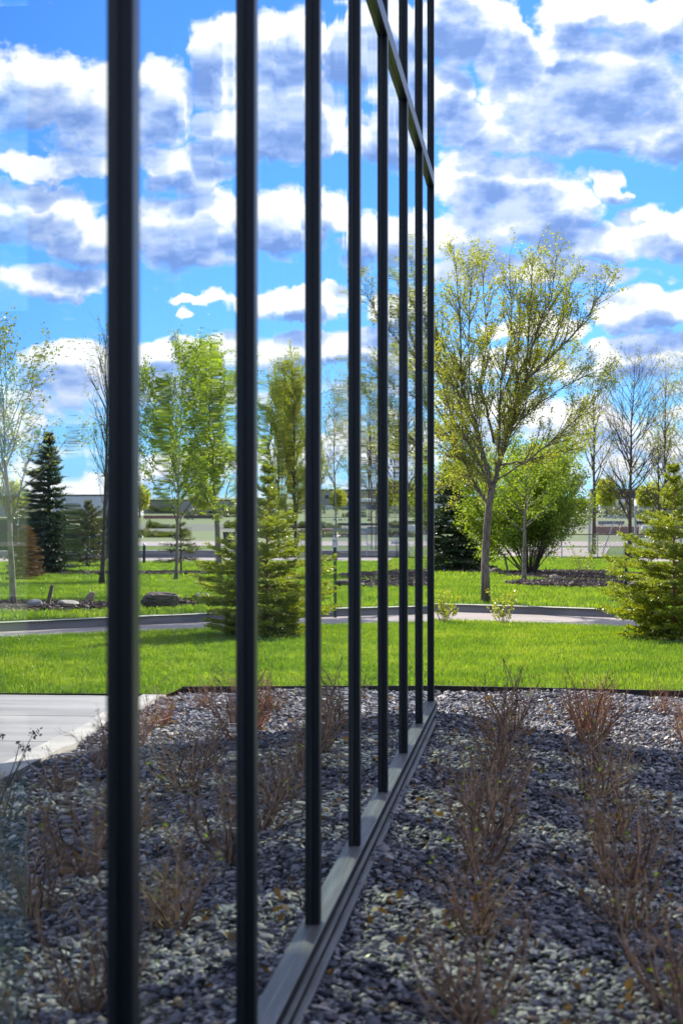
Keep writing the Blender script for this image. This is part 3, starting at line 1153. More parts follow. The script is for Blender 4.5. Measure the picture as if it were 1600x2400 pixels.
class Plant:
    def __init__(self, rng, k0=8):
        self.tubes = {}
        self.leaf = []
        self.rng = rng

    def tube(self, lvl, pts, rr, k):
        self.tubes.setdefault(lvl, MB()).tube(pts, rr, k, cap=lvl == 0)

    def poly(self, p0, d, L, r0, r1, seg, wob, trop):
        n_ = max(2, int(math.ceil(L / seg)))
        pts = [p0.copy()]
        d = d.normalized()
        for i in range(n_):
            d = (d + rvec(self.rng) * wob + Vector((0, 0, trop))).normalized()
            pts.append(pts[-1] + d * (L / n_))
        rr = [lerp(r0, r1, i / n_) for i in range(n_ + 1)]
        return pts, rr

    def kids(self, pts, rr, lvl, P, L, tmin=.15):
        """branches along a polyline, then their own"""
        rng = self.rng
        if lvl > P['lv']:
            return
        q = P['l'][lvl]
        cnt = L * q['dens']
        cnt = int(cnt) + (1 if rng.random() < cnt % 1 else 0)
        for _ in range(cnt):
            t_ = tmin + (1 - tmin) * (rng.random() ** .9)
            f = t_ * (len(pts) - 1)
            i = min(int(f), len(pts) - 2)
            p = pts[i].lerp(pts[i + 1], f - i)
            d = (pts[i + 1] - pts[i]).normalized()
            r = lerp(rr[i], rr[i + 1], f - i)
            ang = rad(q['ang'] * rng.uniform(.7, 1.3))
            side = perp(d, rng)
            nd = d * cos(ang) + side * sin(ang)
            l_ = q['len'] * rng.uniform(.55, 1.2) * (1 - q.get('tap', .45) * t_)
            cr = min(r * .65, q['r'])
            a, b_ = self.poly(p, nd, l_, cr, cr * .35, q['seg'], q['wob'], q['trop'])
            self.tube(lvl, a, b_, q['k'])
            if lvl >= P['leaf_from']:
                self.leaves_on(a, P['leaf_dens'], P['leaf_off'])
            self.kids(a, b_, lvl + 1, P, l_, .2)

    def leaves_on(self, pts, dens, off):
        rng = self.rng
        for i in range(len(pts) - 1):
            n_ = (pts[i + 1] - pts[i]).length * dens
            n_ = int(n_) + (1 if rng.random() < n_ % 1 else 0)
            for _ in range(n_):
                p = pts[i].lerp(pts[i + 1], rng.random())
                self.leaf.append((p.x + rng.gauss(0, off), p.y + rng.gauss(0, off), p.z + rng.gauss(0, off)))


def leaf_mesh(P_, size, up=.3, aspect=.62):
    n_ = len(P_)
    P_ = np.array(P_)
    a = RNG.normal(0, 1, (n_, 3))
    a /= np.linalg.norm(a, axis=1, keepdims=True)
    c_ = np.cross(a, RNG.normal(0, 1, (n_, 3)))
    c_ /= np.linalg.norm(c_, axis=1, keepdims=True)
    s = size * RNG.uniform(.6, 1.35, (n_, 1))
    V = np.stack([P_ - a * s * .5, P_ + c_ * s * .5 * aspect, P_ + a * s * .5, P_ - c_ * s * .5 * aspect], 1)
    b = MB()
    b.add(V.reshape(-1, 3), np.arange(n_ * 4).reshape(-1, 4))
    return b


def finish(pl, name, loc, label, cat, mats, leaf_size, group=None, names=('trunk', 'branches', 'twigs', 'twigs'), leafname='crown', aspect=.62):
    root = empty(name, loc, label, cat, group)
    merged = {}
    for lvl, mb in sorted(pl.tubes.items()):
        nm = names[min(lvl, len(names) - 1)]
        if nm in merged:
            m0 = merged[nm]
            for v_, in zip(mb.v):
                pass
            off = m0.n
            m0.v += mb.v
            m0.q += [q + off for q in mb.q]
            m0.t += [q + off for q in mb.t]
            m0.n += mb.n
        else:
            merged[nm] = mb
    for nm, mb in merged.items():
        o = mb.build(nm, mats[0], root, smooth=nm == 'trunk')
        if nm in ('twigs', 'branches'):
            o['kind'] = 'stuff'
    if pl.leaf:
        o = leaf_mesh(pl.leaf, leaf_size, aspect=aspect).build(leafname, mats[1], root)
        o['kind'] = 'stuff'
    return root


def guided_tree(seed, base, Z, limbs, trunk_pts, trunk_r, P, label, name, mats, leaf_size, refl=False, cat='tree', depth=.5):
    """limbs drawn as pixel polylines, pushed apart in depth"""
    rng = random.Random(seed)
    pl = Plant(rng)
    def pt(px, py, dz=0):
        return at(px, py, Z + dz, refl)
    tp = [pt(x_, y_) for x_, y_ in trunk_pts]
    tp[0] = Vector((base.x, base.y, base.z - .05))
    tr_ = [lerp(trunk_r, trunk_r * .8, i / (len(tp) - 1)) for i in range(len(tp))]
    tr_[0] *= 1.25
    pl.tube(0, tp, tr_, 12)
    root = None
    for (r0, r1, dep, pts_) in limbs:
        n0 = len(pts_)
        pp = []
        for i, (x_, y_) in enumerate(pts_):
            pp.append(pt(x_, y_, dep * (i / (n0 - 1))))
        # refine
        fine = [pp[0]]
        for a, c_ in zip(pp, pp[1:]):
            m_ = 5
            for j in range(1, m_ + 1):
                q = a.lerp(c_, j / m_)
                if j < m_:
                    q += rvec(rng) * .012
                fine.append(q)
        rr = [lerp(r0, r1, i / (len(fine) - 1)) for i in range(len(fine))]
        pl.tube(0, fine, rr, 7)
        L = sum((c_ - a).length for a, c_ in zip(fine, fine[1:]))
        pl.kids(fine, rr, 1, P, L, .12)
        pl.leaves_on(fine[-6:], P['leaf_dens'], P['leaf_off'])
    return pl, finish(pl, name, base, label, cat, mats, leaf_size)


# the big young elm beyond the kerb
base, Z = ground(1138, 1413)
PE = dict(lv=3, leaf_from=2, leaf_dens=64, leaf_off=.020, l={
    1: dict(dens=17.0, ang=30, len=.66, r=.009, seg=.12, wob=.10, trop=.10, k=4),
    2: dict(dens=8.0, ang=34, len=.30, r=.004, seg=.09, wob=.14, trop=.08, k=3, tap=.3),
    3: dict(dens=7.0, ang=45, len=.12, r=.003, seg=.06, wob=.2, trop=.03, k=3)})
F0 = (1153, 1134)
limbs = [
    (.034, .006, -.5, [(1150, 1150), (1111, 985), (1076, 923), (1030, 840), (1012, 700)]),
    (.026, .005, .6, [(1142, 1180), (1126, 1160), (1073, 1057), (1020, 950), (985, 880)]),
    (.044, .005, .1, [(1150, 1160), (1165, 1100), (1191, 1019), (1230, 893), (1237, 790), (1249, 598)]),
    (.024, .004, .5, [(1230, 893), (1275, 851), (1344, 782), (1390, 720), (1418, 671)]),
    (.013, .003, -.5, [(1191, 1019), (1240, 962), (1325, 904), (1400, 866)]),
    (.015, .003, -.8, [F0, (1250, 1069), (1330, 1000), (1385, 950), (1415, 905)]),
    (.018, .004, .2, [(1165, 1110), (1205, 970), (1214, 800), (1222, 632)]),
    (.014, .004, -.6, [(1120, 1030), (1098, 880), (1100, 700), (1105, 640)]),
    (.014, .004, .6, [(1205, 980), (1258, 820), (1268, 665)]),
    (.012, .004, .9, [(1150, 1120), (1110, 1000), (1050, 900), (1035, 720)]),
    (.022, .004, .8, [(1157, 1038), (1126, 904), (1142, 790), (1126, 612)]),
    (.022, .004, -.9, [(1111, 985), (1082, 916), (1077, 750), (1068, 622)]),
    (.020, .004, -.4, [(1168, 1060), (1172, 893), (1199, 790), (1193, 608)]),
    (.020, .004, .3, [(1237, 850), (1262, 760), (1290, 700), (1306, 588)]),
    (.016, .004, .9, [(1275, 851), (1315, 760), (1338, 660)]),
    (.018, .004, -1.0, [(1150, 1130), (1090, 1080), (1050, 1060), (1010, 1030)]),
    (.018, .004, 1.0, [(1170, 1090), (1230, 1080), (1310, 1060), (1370, 1030)]),
    (.016, .004, -1.2, [(1150, 1140), (1100, 1040), (1060, 980), (1000, 790)]),
    (.016, .004, 1.2, [(1160, 1100), (1200, 960), (1270, 900), (1330, 840)]),
    (.012, .004, -1.0, [(1160, 1150), (1120, 1110), (1060, 1130), (1030, 1150)]),
    (.012, .004, 1.3, [(1150, 1100), (1060, 950), (985, 790), (965, 690)]),
    (.012, .004, .7, [(1140, 1100), (1040, 1010), (960, 930)]),
]
guided_tree(3, base, Z, limbs, [(1138, 1413), (1136, 1320), (1140, 1240), (1146, 1180), F0], .060, PE,
            'tall young elm with furrowed grey trunk, spreading limbs and yellow-green leaf beside the kerb', 'elm_tree', (M['bark'], M['leaf_elm']), .030)


def simple_tree(seed, px, py, refl, top, half, P, label, mats, leaf_size, trunk_r, lean=0.0, clear=.25, nb=16, name='tree', rise=55, cat='tree', tr_k=8, group=None, blen=1.0, base_=None):
    """trunk with ascending side branches; top: pixel row of the tip, half: half width in pixels"""
    rng = random.Random(seed)
    if base_ is None:
        base, Z = ground(px, py, refl)
    else:
        base, Z = base_
    H = EYE - (top - HZ) / F * Z - base.z
    W = half / F * Z
    pl = Plant(rng)
    pts, rr = [], []
    n_ = 14
    ln = lean / F * Z * (-1 if refl else 1)
    off = Vector((0, 0, 0))
    for i in range(n_ + 1):
        t_ = i / n_
        off += Vector((rng.gauss(0, .012), rng.gauss(0, .012), 0)) * H * .3
        pts.append(Vector((base.x + ln * t_ + off.x * t_, base.y + off.y * t_, base.z - .05 + H * t_)))
        rr.append(lerp(trunk_r, .004, t_ ** .8))
    rr[0] *= 1.3
    pl.tube(0, pts, rr, tr_k)
    for i in range(nb):
        t_ = lerp(clear, .96, (i + rng.random()) / nb)
        f = t_ * n_
        j = min(int(f), n_ - 1)
        p = pts[j].lerp(pts[j + 1], f - j)
        r = lerp(rr[j], rr[j + 1], f - j)
        u = (t_ - clear) / (1 - clear)
        env = (math.sin(pi * min(1, .25 + u * .72)) ** .7)
        L = W * blen * env * rng.uniform(.8, 1.25) / cos(rad(rise)) * .9
        L = min(L, (1 - t_) * H * 1.3 + W * .3)
        a = rng.uniform(0, 2 * pi)
        el_ = rad(rise * rng.uniform(.8, 1.15))
        d = Vector((cos(a) * cos(el_), sin(a) * cos(el_), sin(el_)))
        cr = min(r * .6, trunk_r * .35)
        A, B = pl.poly(p, d, L, cr, .003, P.get('seg', .15), P.get('wob', .07), P.get('trop', .02))
        pl.tube(1, A, B, 4)
        if P['leaf_from'] <= 1:
            pl.leaves_on(A, P['leaf_dens'], P['leaf_off'])
        pl.kids(A, B, 2, P, L, .12)
    pl.kids(pts[int(n_ * .7):], rr[int(n_ * .7):], 2, P, H * .3, .1)
    if P.get('cull'):
        pl.leaf = [q for q in pl.leaf if rng.random() > P['cull']]
    return finish(pl, name, base, label, cat, mats, leaf_size, group, names=('trunk', 'branches', 'branches', 'twigs'))


def PP(dens2, len2, dens3, len3, leaf, off=.03, leaf_from=2, r2=.006, trop=.02, ang=40, **k):
    d = dict(lv=3, leaf_from=leaf_from, leaf_dens=leaf, leaf_off=off, l={
        2: dict(dens=dens2, ang=ang, len=len2, r=r2, seg=.15, wob=.12, trop=trop, k=3),
        3: dict(dens=dens3, ang=ang + 5, len=len3, r=r2 * .5, seg=.1, wob=.18, trop=trop, k=3)})
    d.update(k)
    return d


# small straight-trunked tree in front of the round shrub, and the shrub itself
simple_tree(21, 1227, 1363, False, 1070, 92, PP(6, .6, 7, .25, 70), 'slim straight pale-trunked tree with fine green leaves between the mulch bed and elm', (M['bark_pale'], M['leaf_green']), .045, .055, 3, .42, 20, rise=35)


def shrub(seed, base, Z, H, W, nst, P, label, mats, leaf_size, name='shrub', cat='shrub', group=None, r=.02, clear=.3, leafname='foliage', sp=.12, rise=(35, 80)):
    rng = random.Random(seed)
    pl = Plant(rng)
    for i in range(nst):
        a = 2 * pi * (i + rng.random()) / nst
        el_ = rad(rng.uniform(*rise))
        d = Vector((cos(a) * cos(el_), sin(a) * cos(el_), sin(el_)))
        L = min(H / max(sin(el_), .25), W / max(cos(el_), .2)) * rng.uniform(.75, 1.05)
        p0 = base + Vector((cos(a) * sp * rng.random(), sin(a) * sp * rng.random(), -.03))
        A, B = pl.poly(p0, d, L, r * rng.uniform(.6, 1.1), r * .15, L / 8, .05, .02)
        pl.tube(0, A, B, 5)
        pl.kids(A, B, 2, P, L, clear)
    root = empty(name, base, label, cat, group)
    for lvl, mb in sorted(pl.tubes.items()):
        o = mb.build('stems' if lvl == 0 else 'twigs', mats[0], root)
        if lvl:
            o['kind'] = 'stuff'
    if pl.leaf:
        o = leaf_mesh(pl.leaf, leaf_size).build(leafname, mats[1], root)
        o['kind'] = 'stuff'
    return root


base, Z = ground(1240, 1349)
shrub(5, base, Z, 2.85, 1.95, 34, PP(10, .75, 8, .32, 62, off=.06, r2=.007), 'large rounded many-stemmed shrub full of small green leaves behind the slim tree',
      (M['bark_dark'], M['leaf_green']),   .050, r=.020, clear=.26, rise=(38, 85))
base, Z = ground(1367, 1343)
shrub(6, base, Z, .85, .5, 12, PP(9, .3, 8, .15, 16, off=.03, r2=.004), 'small fresh green bush in the mulch to the side of the rounded shrub', (M['bark_tan'], M['leaf_green']), .045, r=.008, clear=.15)
base, Z = ground(1444, 1347)
shrub(7, base, Z, .38, .22, 9, PP(12, .12, 8, .08, 40, off=.02, r2=.003), 'little bright yellow shrub near the tan rock by the fence side', (M['bark_tan'], M['leaf_yellow']), .045, r=.005, clear=.2)
base, Z = ground(1200, 1363)
shrub(8, base, Z, .14, .22, 9, PP(12, .1, 8, .08, 50, off=.03, r2=.003), 'low yellow-green ground plant at the foot of the slim tree', (M['bark_tan'], M['leaf_yellow']), .04, r=.004, clear=.2)
base, Z = ground(1240, 1352)
base, Z = ground(1020 + 20, 1461, near=True, z0=.03)
for k_, (px_, py_, sd, lab) in enumerate([(1040, 1461, 31, 'small sparse yellow-green shrub at the drive edge closest to the glass corner'), (1177, 1462, 32, 'small sparse yellow-green shrub at the drive edge in line with the elm trunk')]):
    base, Z = ground(px_, py_, near=True, z0=.03)
    shrub(sd, base, Z, .44, .17, 17, PP(12, .10, 6, .05, 90, off=.014, r2=.0022, leaf_from=2), lab, (M['bark_tan'], M['leaf_yellow']), .032, group='small shrubs along the drive edge', r=.0045, clear=.25, sp=.05, rise=(58, 88))

# bare slim trees and others beyond the lawn (direct view; their images show in the far bays of the glass)
BARE = PP(4.5, 1.5, 4, .6, .9, off=.03, r2=.014, trop=.05, ang=34)
simple_tree(41, 1474, 1311, False, 826, 95, BARE, 'nearly leafless upright ash tree with dark straight trunk by the chain link fence', (M['bark_dark'], M['leaf_elm']), .07, .095, 8, .16, 46, rise=50)
simple_tree(42, 1545, 1297, False, 985, 75, PP(3, 1.5, 4, .7, 3, r2=.014, ang=36), 'thin forking tree with few pale leaves behind the chain link fence posts', (M['bark_dark'], M['leaf_pale']), .10, .09, -6, .3, 24, rise=52)
simple_tree(43, 1390, 1300, False, 870, 80, PP(3, 1.5, 4, .7, 4, r2=.016, ang=34), 'tall forked half-bare tree standing behind the rounded shrub', (M['bark_dark'], M['leaf_elm']), .09, .11, 4, .35, 24, rise=55)
simple_tree(44, 1605, 1296, False, 850, 85, PP(4, 1.4, 5, .8, 6, r2=.012, trop=-.10, ang=50), 'weeping birch with drooping pale twigs at the very edge of view', (M['bark_pale'], M['leaf_pale']), .08, .09, 0, .3, 26, rise=48)
simple_tree(45, 1155, 1304, False, 1050, 60, PP(3, 1.2, 4, .6, 5, r2=.014), 'dark trunked far tree showing just past the elm trunk', (M['bark_dark'], M['leaf_elm']), .08, .2, 0, .4, 16, rise=50)

# trees that show only in the glass
simple_tree(51, 34, 1429, True, 850, 135, PP(6, .8, 7, .35, 26, r2=.007, trop=.05), 'pale grey leaning elm with sparse leaves beside the blue-white rock', (M['bark_pale'], M['leaf_pale']), .042, .055, -30, .34, 22, rise=62)
simple_tree(52, 242, 1372, True, 775, 48, PP(5, .9, 5, .4, 3, r2=.008, trop=.06, ang=28), 'narrow upright bare maple with leaning dark trunk beyond the boulders', (M['bark_dark'], M['leaf_pale']), .05, .052, 16, .22, 34, rise=68)
simple_tree(53, 409, 1363, True, 850, 135, PP(6, .9, 7, .4, 55, r2=.008, trop=.03), 'leafy round-headed elm with short clear trunk behind the cracked boulder', (M['bark'], M['leaf_green']), .050, .048, 22, .24, 34, rise=46)
simple_tree(54, 516, 1392, True, 860, 85, PP(6, .7, 7, .35, 50, r2=.007, trop=.03), 'tall green birch with curved pale trunk beside the young spruce', (M['bark_pale'], M['leaf_green']), .050, .05, -22, .30, 28, rise=58)
simple_tree(55, 695, 1296, True, 862, 62, PP(4, 1.4, 5, .6, 34, r2=.012, trop=.05, ang=30), 'upright poplar clothed in yellow-green leaf down its trunk past the spruce', (M['bark_dark'], M['leaf_elm']), .08, .13, -12, .1, 44, rise=62)
simple_tree(56, 655, 1289, True, 900, 60, PP(4, 1.5, 5, .7, 34, r2=.012, trop=.05, ang=32), 'second taller leafy poplar standing behind the tip of the young spruce', (M['bark_dark'], M['leaf_green']), .085, .12, 0, .2, 36, rise=58)
simple_tree(57, 782, 1292, True, 885, 60, PP(3, 1.3, 4, .6, 3, r2=.014, trop=.05, ang=30), 'airy pale-stemmed aspen behind the grey utility cabinet', (M['bark_pale'], M['leaf_elm']), .08, .08, 10, .35, 20, rise=62)
simple_tree(58, 866, 1300, True, 840, 45, PP(4, 1.0, 4, .5, 3, r2=.012, trop=.05, ang=28), 'very slim young bare tree between the cabinet and the square brown stones', (M['bark_dark'], M['leaf_elm']), .09, .08, 0, .15, 26, rise=62)


def conifer(seed, base, H, W, whorls, per, label, mats, name='spruce_tree', droop=.1, needle=.05, dens=26, trunk_r=.03, clear=.02, sub=9, sublen=.32, cat='tree', boughs_as_parts=False, browntop=False, lift=.25, nk_=.007, power=.85, wexp=.92, zj=.03, profile=None):
    rng = random.Random(seed)
    root = empty(name, base, label, cat)
    tb = MB()
    tp = [base + Vector((0, 0, -.05 + H * t_)) for t_ in np.linspace(0, 1, 8)]
    tb.tube(tp, [lerp(trunk_r, .004, t_) for t_ in np.linspace(0, 1, 8)], 8)
    tb.build('trunk', mats[0], root)
    N, W2 = [], MB()
    allp = []

    def needles(a, c_, acc):
        L = (c_ - a).length
        n_ = max(2, int(L * dens))
        d = (c_ - a).normalized()
        for i in range(n_):
            p = a.lerp(c_, rng.random())
            s = perp(d, rng)
            nd = (s * .8 + d * .75).normalized()
            acc.append((p, nd, d))

    def bough(p, d, L, acc, wd):
        A = [p]
        n_ = 6
        dd = d.copy()
        for i in range(n_):
            dd = (dd + Vector((0, 0, -droop if i < 3 else lift * .4)) + rvec(rng) * .05).normalized()
            A.append(A[-1] + dd * L / n_)
        wd.tube(A, [lerp(trunk_r * .3, .002, i / n_) for i in range(n_ + 1)], 4)
        for i in range(n_):
            needles(A[i], A[i + 1], acc)
        for j in range(sub):
            t_ = (.12 + .85 * (j + rng.random()) / sub)
            f = t_ * n_
            i = min(int(f), n_ - 1)
            q = A[i].lerp(A[i + 1], f - i)
            dl = (A[i + 1] - A[i]).normalized()
            side = dl.cross(Vector((0, 0, 1)))
            side = side.normalized() if side.length > .1 else Vector((1, 0, 0))
            sg = 1 if j % 2 else -1
            sd_ = (dl * .75 + side * sg * rng.uniform(.5, .9) + Vector((0, 0, rng.uniform(-.15, .2)))).normalized()
            l2 = L * sublen * (1 - .55 * t_) * rng.uniform(.7, 1.3) + .03
            e1 = q + sd_ * l2
            needles(q, e1, acc)
            if L > .35:
                for s2 in (1, -1):
                    m_ = q.lerp(e1, .5)
                    d3 = (sd_ + side * s2 * .6).normalized()
                    needles(m_, m_ + d3 * l2 * .45, acc)

    def build_n(acc, nm, mat, parent):
        if not acc:
            return
        Pn = np.array([a[0] for a in acc])
        Dn = np.array([a[1] for a in acc])
        Ax = np.array([a[2] for a in acc])
        S = np.cross(Dn, RNG.normal(0, 1, Dn.shape))
        S /= np.linalg.norm(S, axis=1, keepdims=True) + 1e-9
        l = needle * RNG.uniform(.7, 1.2, (len(Pn), 1))
        V = np.stack([Pn - S * nk_ / 2, Pn + S * nk_ / 2, Pn + Dn * l + S * nk_ * .3, Pn + Dn * l - S * nk_ * .3], 1)
        b = MB()
        b.add(V.reshape(-1, 3), np.arange(len(Pn) * 4).reshape(-1, 4))
        o = b.build(nm, mat, parent)
        o['kind'] = 'stuff'
        return o

    acc, bw = [], MB()
    for i in range(whorls):
        t_ = clear + (1 - clear) * ((i + .3 * rng.random()) / whorls) ** wexp
        z_ = H * t_
        L0 = W * (1 - t_) ** power + .05 if profile is None else W * float(np.interp(t_, profile[0], profile[1]))
        if t_ < .12:
            L0 *= .85
        np_ = per if profile is None or t_ < .42 else 5
        for j in range(np_):
            a = 2 * pi * (j + rng.random() * .8) / np_ + i * 1.3
            L = L0 * rng.uniform(.65, 1.15)
            up_ = lerp(-.05, .9, t_ ** 1.5)
            d = Vector((cos(a), sin(a), up_)).normalized()
            zz_ = min(max(z_ + rng.uniform(-zj, zj), .02), H * .97)
            if profile is not None:
                d = Vector((d.x, d.y, d.z + .18)).normalized()
            if boughs_as_parts and L > .12:
                ac2, b2_ = [], MB()
                bough(base + Vector((0, 0, zz_)), d, L, ac2, b2_)
                bo = b2_.build('bough', mats[0], root)
                build_n(ac2, 'needles', mats[1], bo)
            else:
                bough(base + Vector((0, 0, zz_)), d, L, acc, bw)
    needles(base + Vector((0, 0, H * .9)), base + Vector((0, 0, H * 1.02)), acc)
    if bw.n:
        o = bw.build('boughs', mats[0], root)
        o['kind'] = 'stuff'
    if browntop:
        top = [a for a in acc if a[0].z > base.z + H * .93]
        rest = [a for a in acc if a[0].z <= base.z + H * .93]
        build_n(rest, 'needles', mats[1], root)
        o = build_n(top, 'brown_tip', M['needle_brown'], root)
    else:
        build_n(acc, 'needles', mats[1], root)
    return root


base, Z = ground(1578, 1497, near=True, z0=.03)
conifer(61, base, 2.02, .88, 19, 7, 'young spruce with fat yellow-green new growth on the lawn near the drive', (M['bark_tan'], M['needle_light']), droop=.10, needle=.034, dens=150,
        trunk_r=.024, sub=15, sublen=.40, boughs_as_parts=True, nk_=.010, power=1.05, wexp=1.4, zj=.05, profile=((0, .1, .22, .46, .65, .81, 1), (.66, .84, .88, .72, .34, .15, .04)))
base, Z = ground(1066, 1341)
conifer(62, base, 3.1, 1.2, 26, 8, 'big dense dark green spruce behind the elm by the glass corner', (M['bark_dark'], M['needle_dark']), droop=.12, needle=.06, dens=60, trunk_r=.08, sub=11, sublen=.4, nk_=.02)
base, Z = ground(108, 1347, True)
conifer(63, base, 3.35, 1.0, 26, 8, 'tall dark spruce with a brown bent tip across the lawn', (M['bark_dark'], M['needle_dark']), droop=.12, needle=.06, dens=55, trunk_r=.1, sub=10, sublen=.4, nk_=.02, browntop=True)
base, Z = ground(58, 1361, True)
conifer(64, base, 1.1, .34, 14, 7, 'small browning conifer in front of the tall dark spruce', (M['bark_tan'], M['needle_brown']), droop=.05, needle=.05, dens=60, trunk_r=.025, sub=8, sublen=.4, nk_=.012)
base, Z = ground(200, 1330, True)
conifer(65, base, 1.9, 1.3, 12, 7, 'broad low olive-brown pine beside the tall dark spruce', (M['bark_dark'], M['needle_mid']), droop=.04, needle=.07, dens=45, trunk_r=.06, sub=9, sublen=.4, nk_=.018)
base, Z = ground(427, 1345, True)
conifer(66, base, 1.25, .72, 7, 6, 'thin drooping brownish pine behind the round-headed elm trunk', (M['bark_dark'], M['needle_mid']), droop=.14, needle=.07, dens=34, trunk_r=.04, sub=7, sublen=.35, nk_=.016, clear=.3)

# ------------------------------------------------------------------ bare shrubs in the gravel
rows_ = [(.57, 'row beside the glass'), (1.13, 'middle row'), (1.70, 'row beside the pavement')]
ords = ['first', 'second', 'third', 'fourth', 'fifth', 'sixth', 'seventh', 'eighth', 'ninth', 'tenth', 'eleventh']
protos = []


def gravel_shrub(seed, mat, reddish):
    rng = random.Random(seed)
    pl = Plant(rng)
    P = dict(lv=3, leaf_from=2, leaf_dens=2.4, leaf_off=.010, l={
        2: dict(dens=13, ang=46, len=.19, r=.0030, seg=.04, wob=.28, trop=.07, k=3),
        3: dict(dens=12, ang=46, len=.085, r=.0018, seg=.03, wob=.35, trop=.05, k=3)})
    for i in range(19):
        a = rng.uniform(0, 2 * pi)
        el_ = rad(rng.uniform(30, 80))
        d = Vector((cos(a) * cos(el_), sin(a) * cos(el_), sin(el_)))
        L = rng.uniform(.26, .52) * (.7 + .3 * sin(el_))
        A, B = pl.poly(Vector((cos(a) * .025, sin(a) * .025, -.02)), d, L, rng.uniform(.0045, .007), .0018, .045, .22, .05)
        pl.tube(0, A, B, 4)
        pl.kids(A, B, 2, P, L, .15)
    root = bpy.data.objects.new('bare_shrub', None)
    COL.objects.link(root)
    for lvl, mb in sorted(pl.tubes.items()):
        if lvl == 2:
            mb3 = pl.tubes.get(3)
            if mb3:
                off = mb.n
                mb.v += mb3.v
                mb.q += [q + off for q in mb3.q]
                mb.t += [q + off for q in mb3.t]
                mb.n += mb3.n
        if lvl == 3:
            continue
        o = mb.build('stems' if lvl == 0 else 'twigs', mat, root)
        if lvl:
            o['kind'] = 'stuff'
    lf = [q for q in pl.leaf if rng.random() < .55]
    o = leaf_mesh(lf, .020).build('buds', M['leaf_bud'], root)
    o['kind'] = 'stuff'
    dr = [(rng.gauss(0, .06), rng.gauss(0, .06), rng.uniform(.01, .14)) for _ in range(26)]
    o = leaf_mesh(dr, .030).build('dry_leaves', M['leaf_dry'], root)
    o['kind'] = 'stuff'
    return root


for sd in range(5):
    protos.append(gravel_shrub(100 + sd, M['bark_tan'] if sd < 3 else M['bark_red'], False))
used = set()
rr_ = random.Random(5)
for ri, (rx_, rname) in enumerate(rows_):
    ystart = 14.0 if ri else 12.9
    for k_ in range(10 if ri == 0 else 11):
        yy_ = ystart - k_ * 1.02 + rr_.uniform(-.16, .16)
        xx_ = rx_ + rr_.uniform(-.07, .07)
        red = ri > 0 and k_ < 3
        pi_ = rr_.choice([3, 4]) if red else rr_.choice([0, 1, 2])
        pr = protos[pi_]
        if pi_ in used:
            o = copy_tree(pr)
        else:
            o = pr
            used.add(pi_)
        s_ = rr_.uniform(.80, 1.10) * (.78 if (ri == 2) else 1) * (.7 if red and k_ == 0 else 1)
        o.scale = (s_, s_, s_ * rr_.uniform(.9, 1.1))
        o.rotation_euler = (0, 0, rr_.uniform(0, 6.28))
        o.location = (xx_, yy_, hump(xx_, yy_))
        tone = 'reddish twiggy' if red else 'bare brown twiggy'
        tag(o, '%s shrub, %s from the lawn in the %s' % (tone, ords[k_], rname), 'shrub', 'bare shrubs planted in the slate gravel')
for i, pr in enumerate(protos):
    if i not in used:
        for ch in list(pr.children):
            bpy.data.objects.remove(ch)
        bpy.data.objects.remove(pr)
# dried flower heads on one plant near the pavement
rng = random.Random(77)
sb = MB()
hb = []
c0 = Vector((1.80, 8.9, 0))
for i in range(11):
    a = rng.uniform(0, 6.28)
    d = Vector((cos(a) * .5, sin(a) * .5, 1)).normalized()
    pts = [c0 + d * (j * rng.uniform(.10, .128)) + Vector((rng.gauss(0, .012), rng.gauss(0, .012), 0)) for j in range(5)]
    sb.tube(pts, [.0035, .003, .0025, .002, .0018], 4)
    hb += [(pts[-1].x + rng.gauss(0, .016), pts[-1].y + rng.gauss(0, .016), pts[-1].z + rng.gauss(0, .012)) for _ in range(14)]
r_ = empty('dried_plant', c0, 'tall dead stalks topped with dark dried flower heads by the pavement edge', 'plant')
sb.build('stems', M['bark_dark'], r_)
leaf_mesh(hb, .022).build('flower_heads', M['bark_dark'], r_)['kind'] = 'stuff'

# fallen leaves on the gravel
lf = [(rr_.uniform(.1, 2.05), rr_.uniform(5, 15.2), .035) for _ in range(420)]
stuff(leaf_mesh(lf, .04).build('fallen_leaves', M['leaf_dry']), 'scattered dry brown leaves lying on the slate gravel', 'leaves')

# ------------------------------------------------------------------ rocks, stakes


def rock(seed, p, sx, sy, sz, mat, label, name='rock', sink=.05, n_=3, rough=.13, square=0.0):
    import bmesh
    rng = np.random.default_rng(seed)
    bm = bmesh.new()
    bmesh.ops.create_icosphere(bm, subdivisions=n_, radius=1)
    V = np.array([v.co[:] for v in bm.verts])
    if square:
        m_ = np.max(np.abs(V), axis=1, keepdims=True)
        V = V * (1 - square) + V / m_ * square * .92
    pl_ = rng.normal(0, 1, (9, 3))
    pl_ /= np.linalg.norm(pl_, axis=1, keepdims=True)
    for q in pl_:
        dd = V @ q
        lim_ = rng.uniform(.62, .9)
        V = V - np.clip(dd - lim_, 0, None)[:, None] * q * .9
    V += rng.normal(0, rough * .12, V.shape)
    V *= (sx / 2, sy / 2, sz / 2)
    V += (p.x, p.y, p.z + sz / 2 - sink * sz)
    b = MB()
    b.add(V, None, [[v.index for v in f.verts] for f in bm.faces])
    bm.free()
    return tag(b.build(name, mat, origin=p), label, 'rock')


def rpx(seed, px, py, w_, h_, refl, mat, label, **k):
    p, Z = ground(px, py, refl)
    k_ = Z / F * 1.15
    return rock(seed, p, w_ * k_, w_ * k_ * .8, h_ * k_ / .85, mat, label, **k)


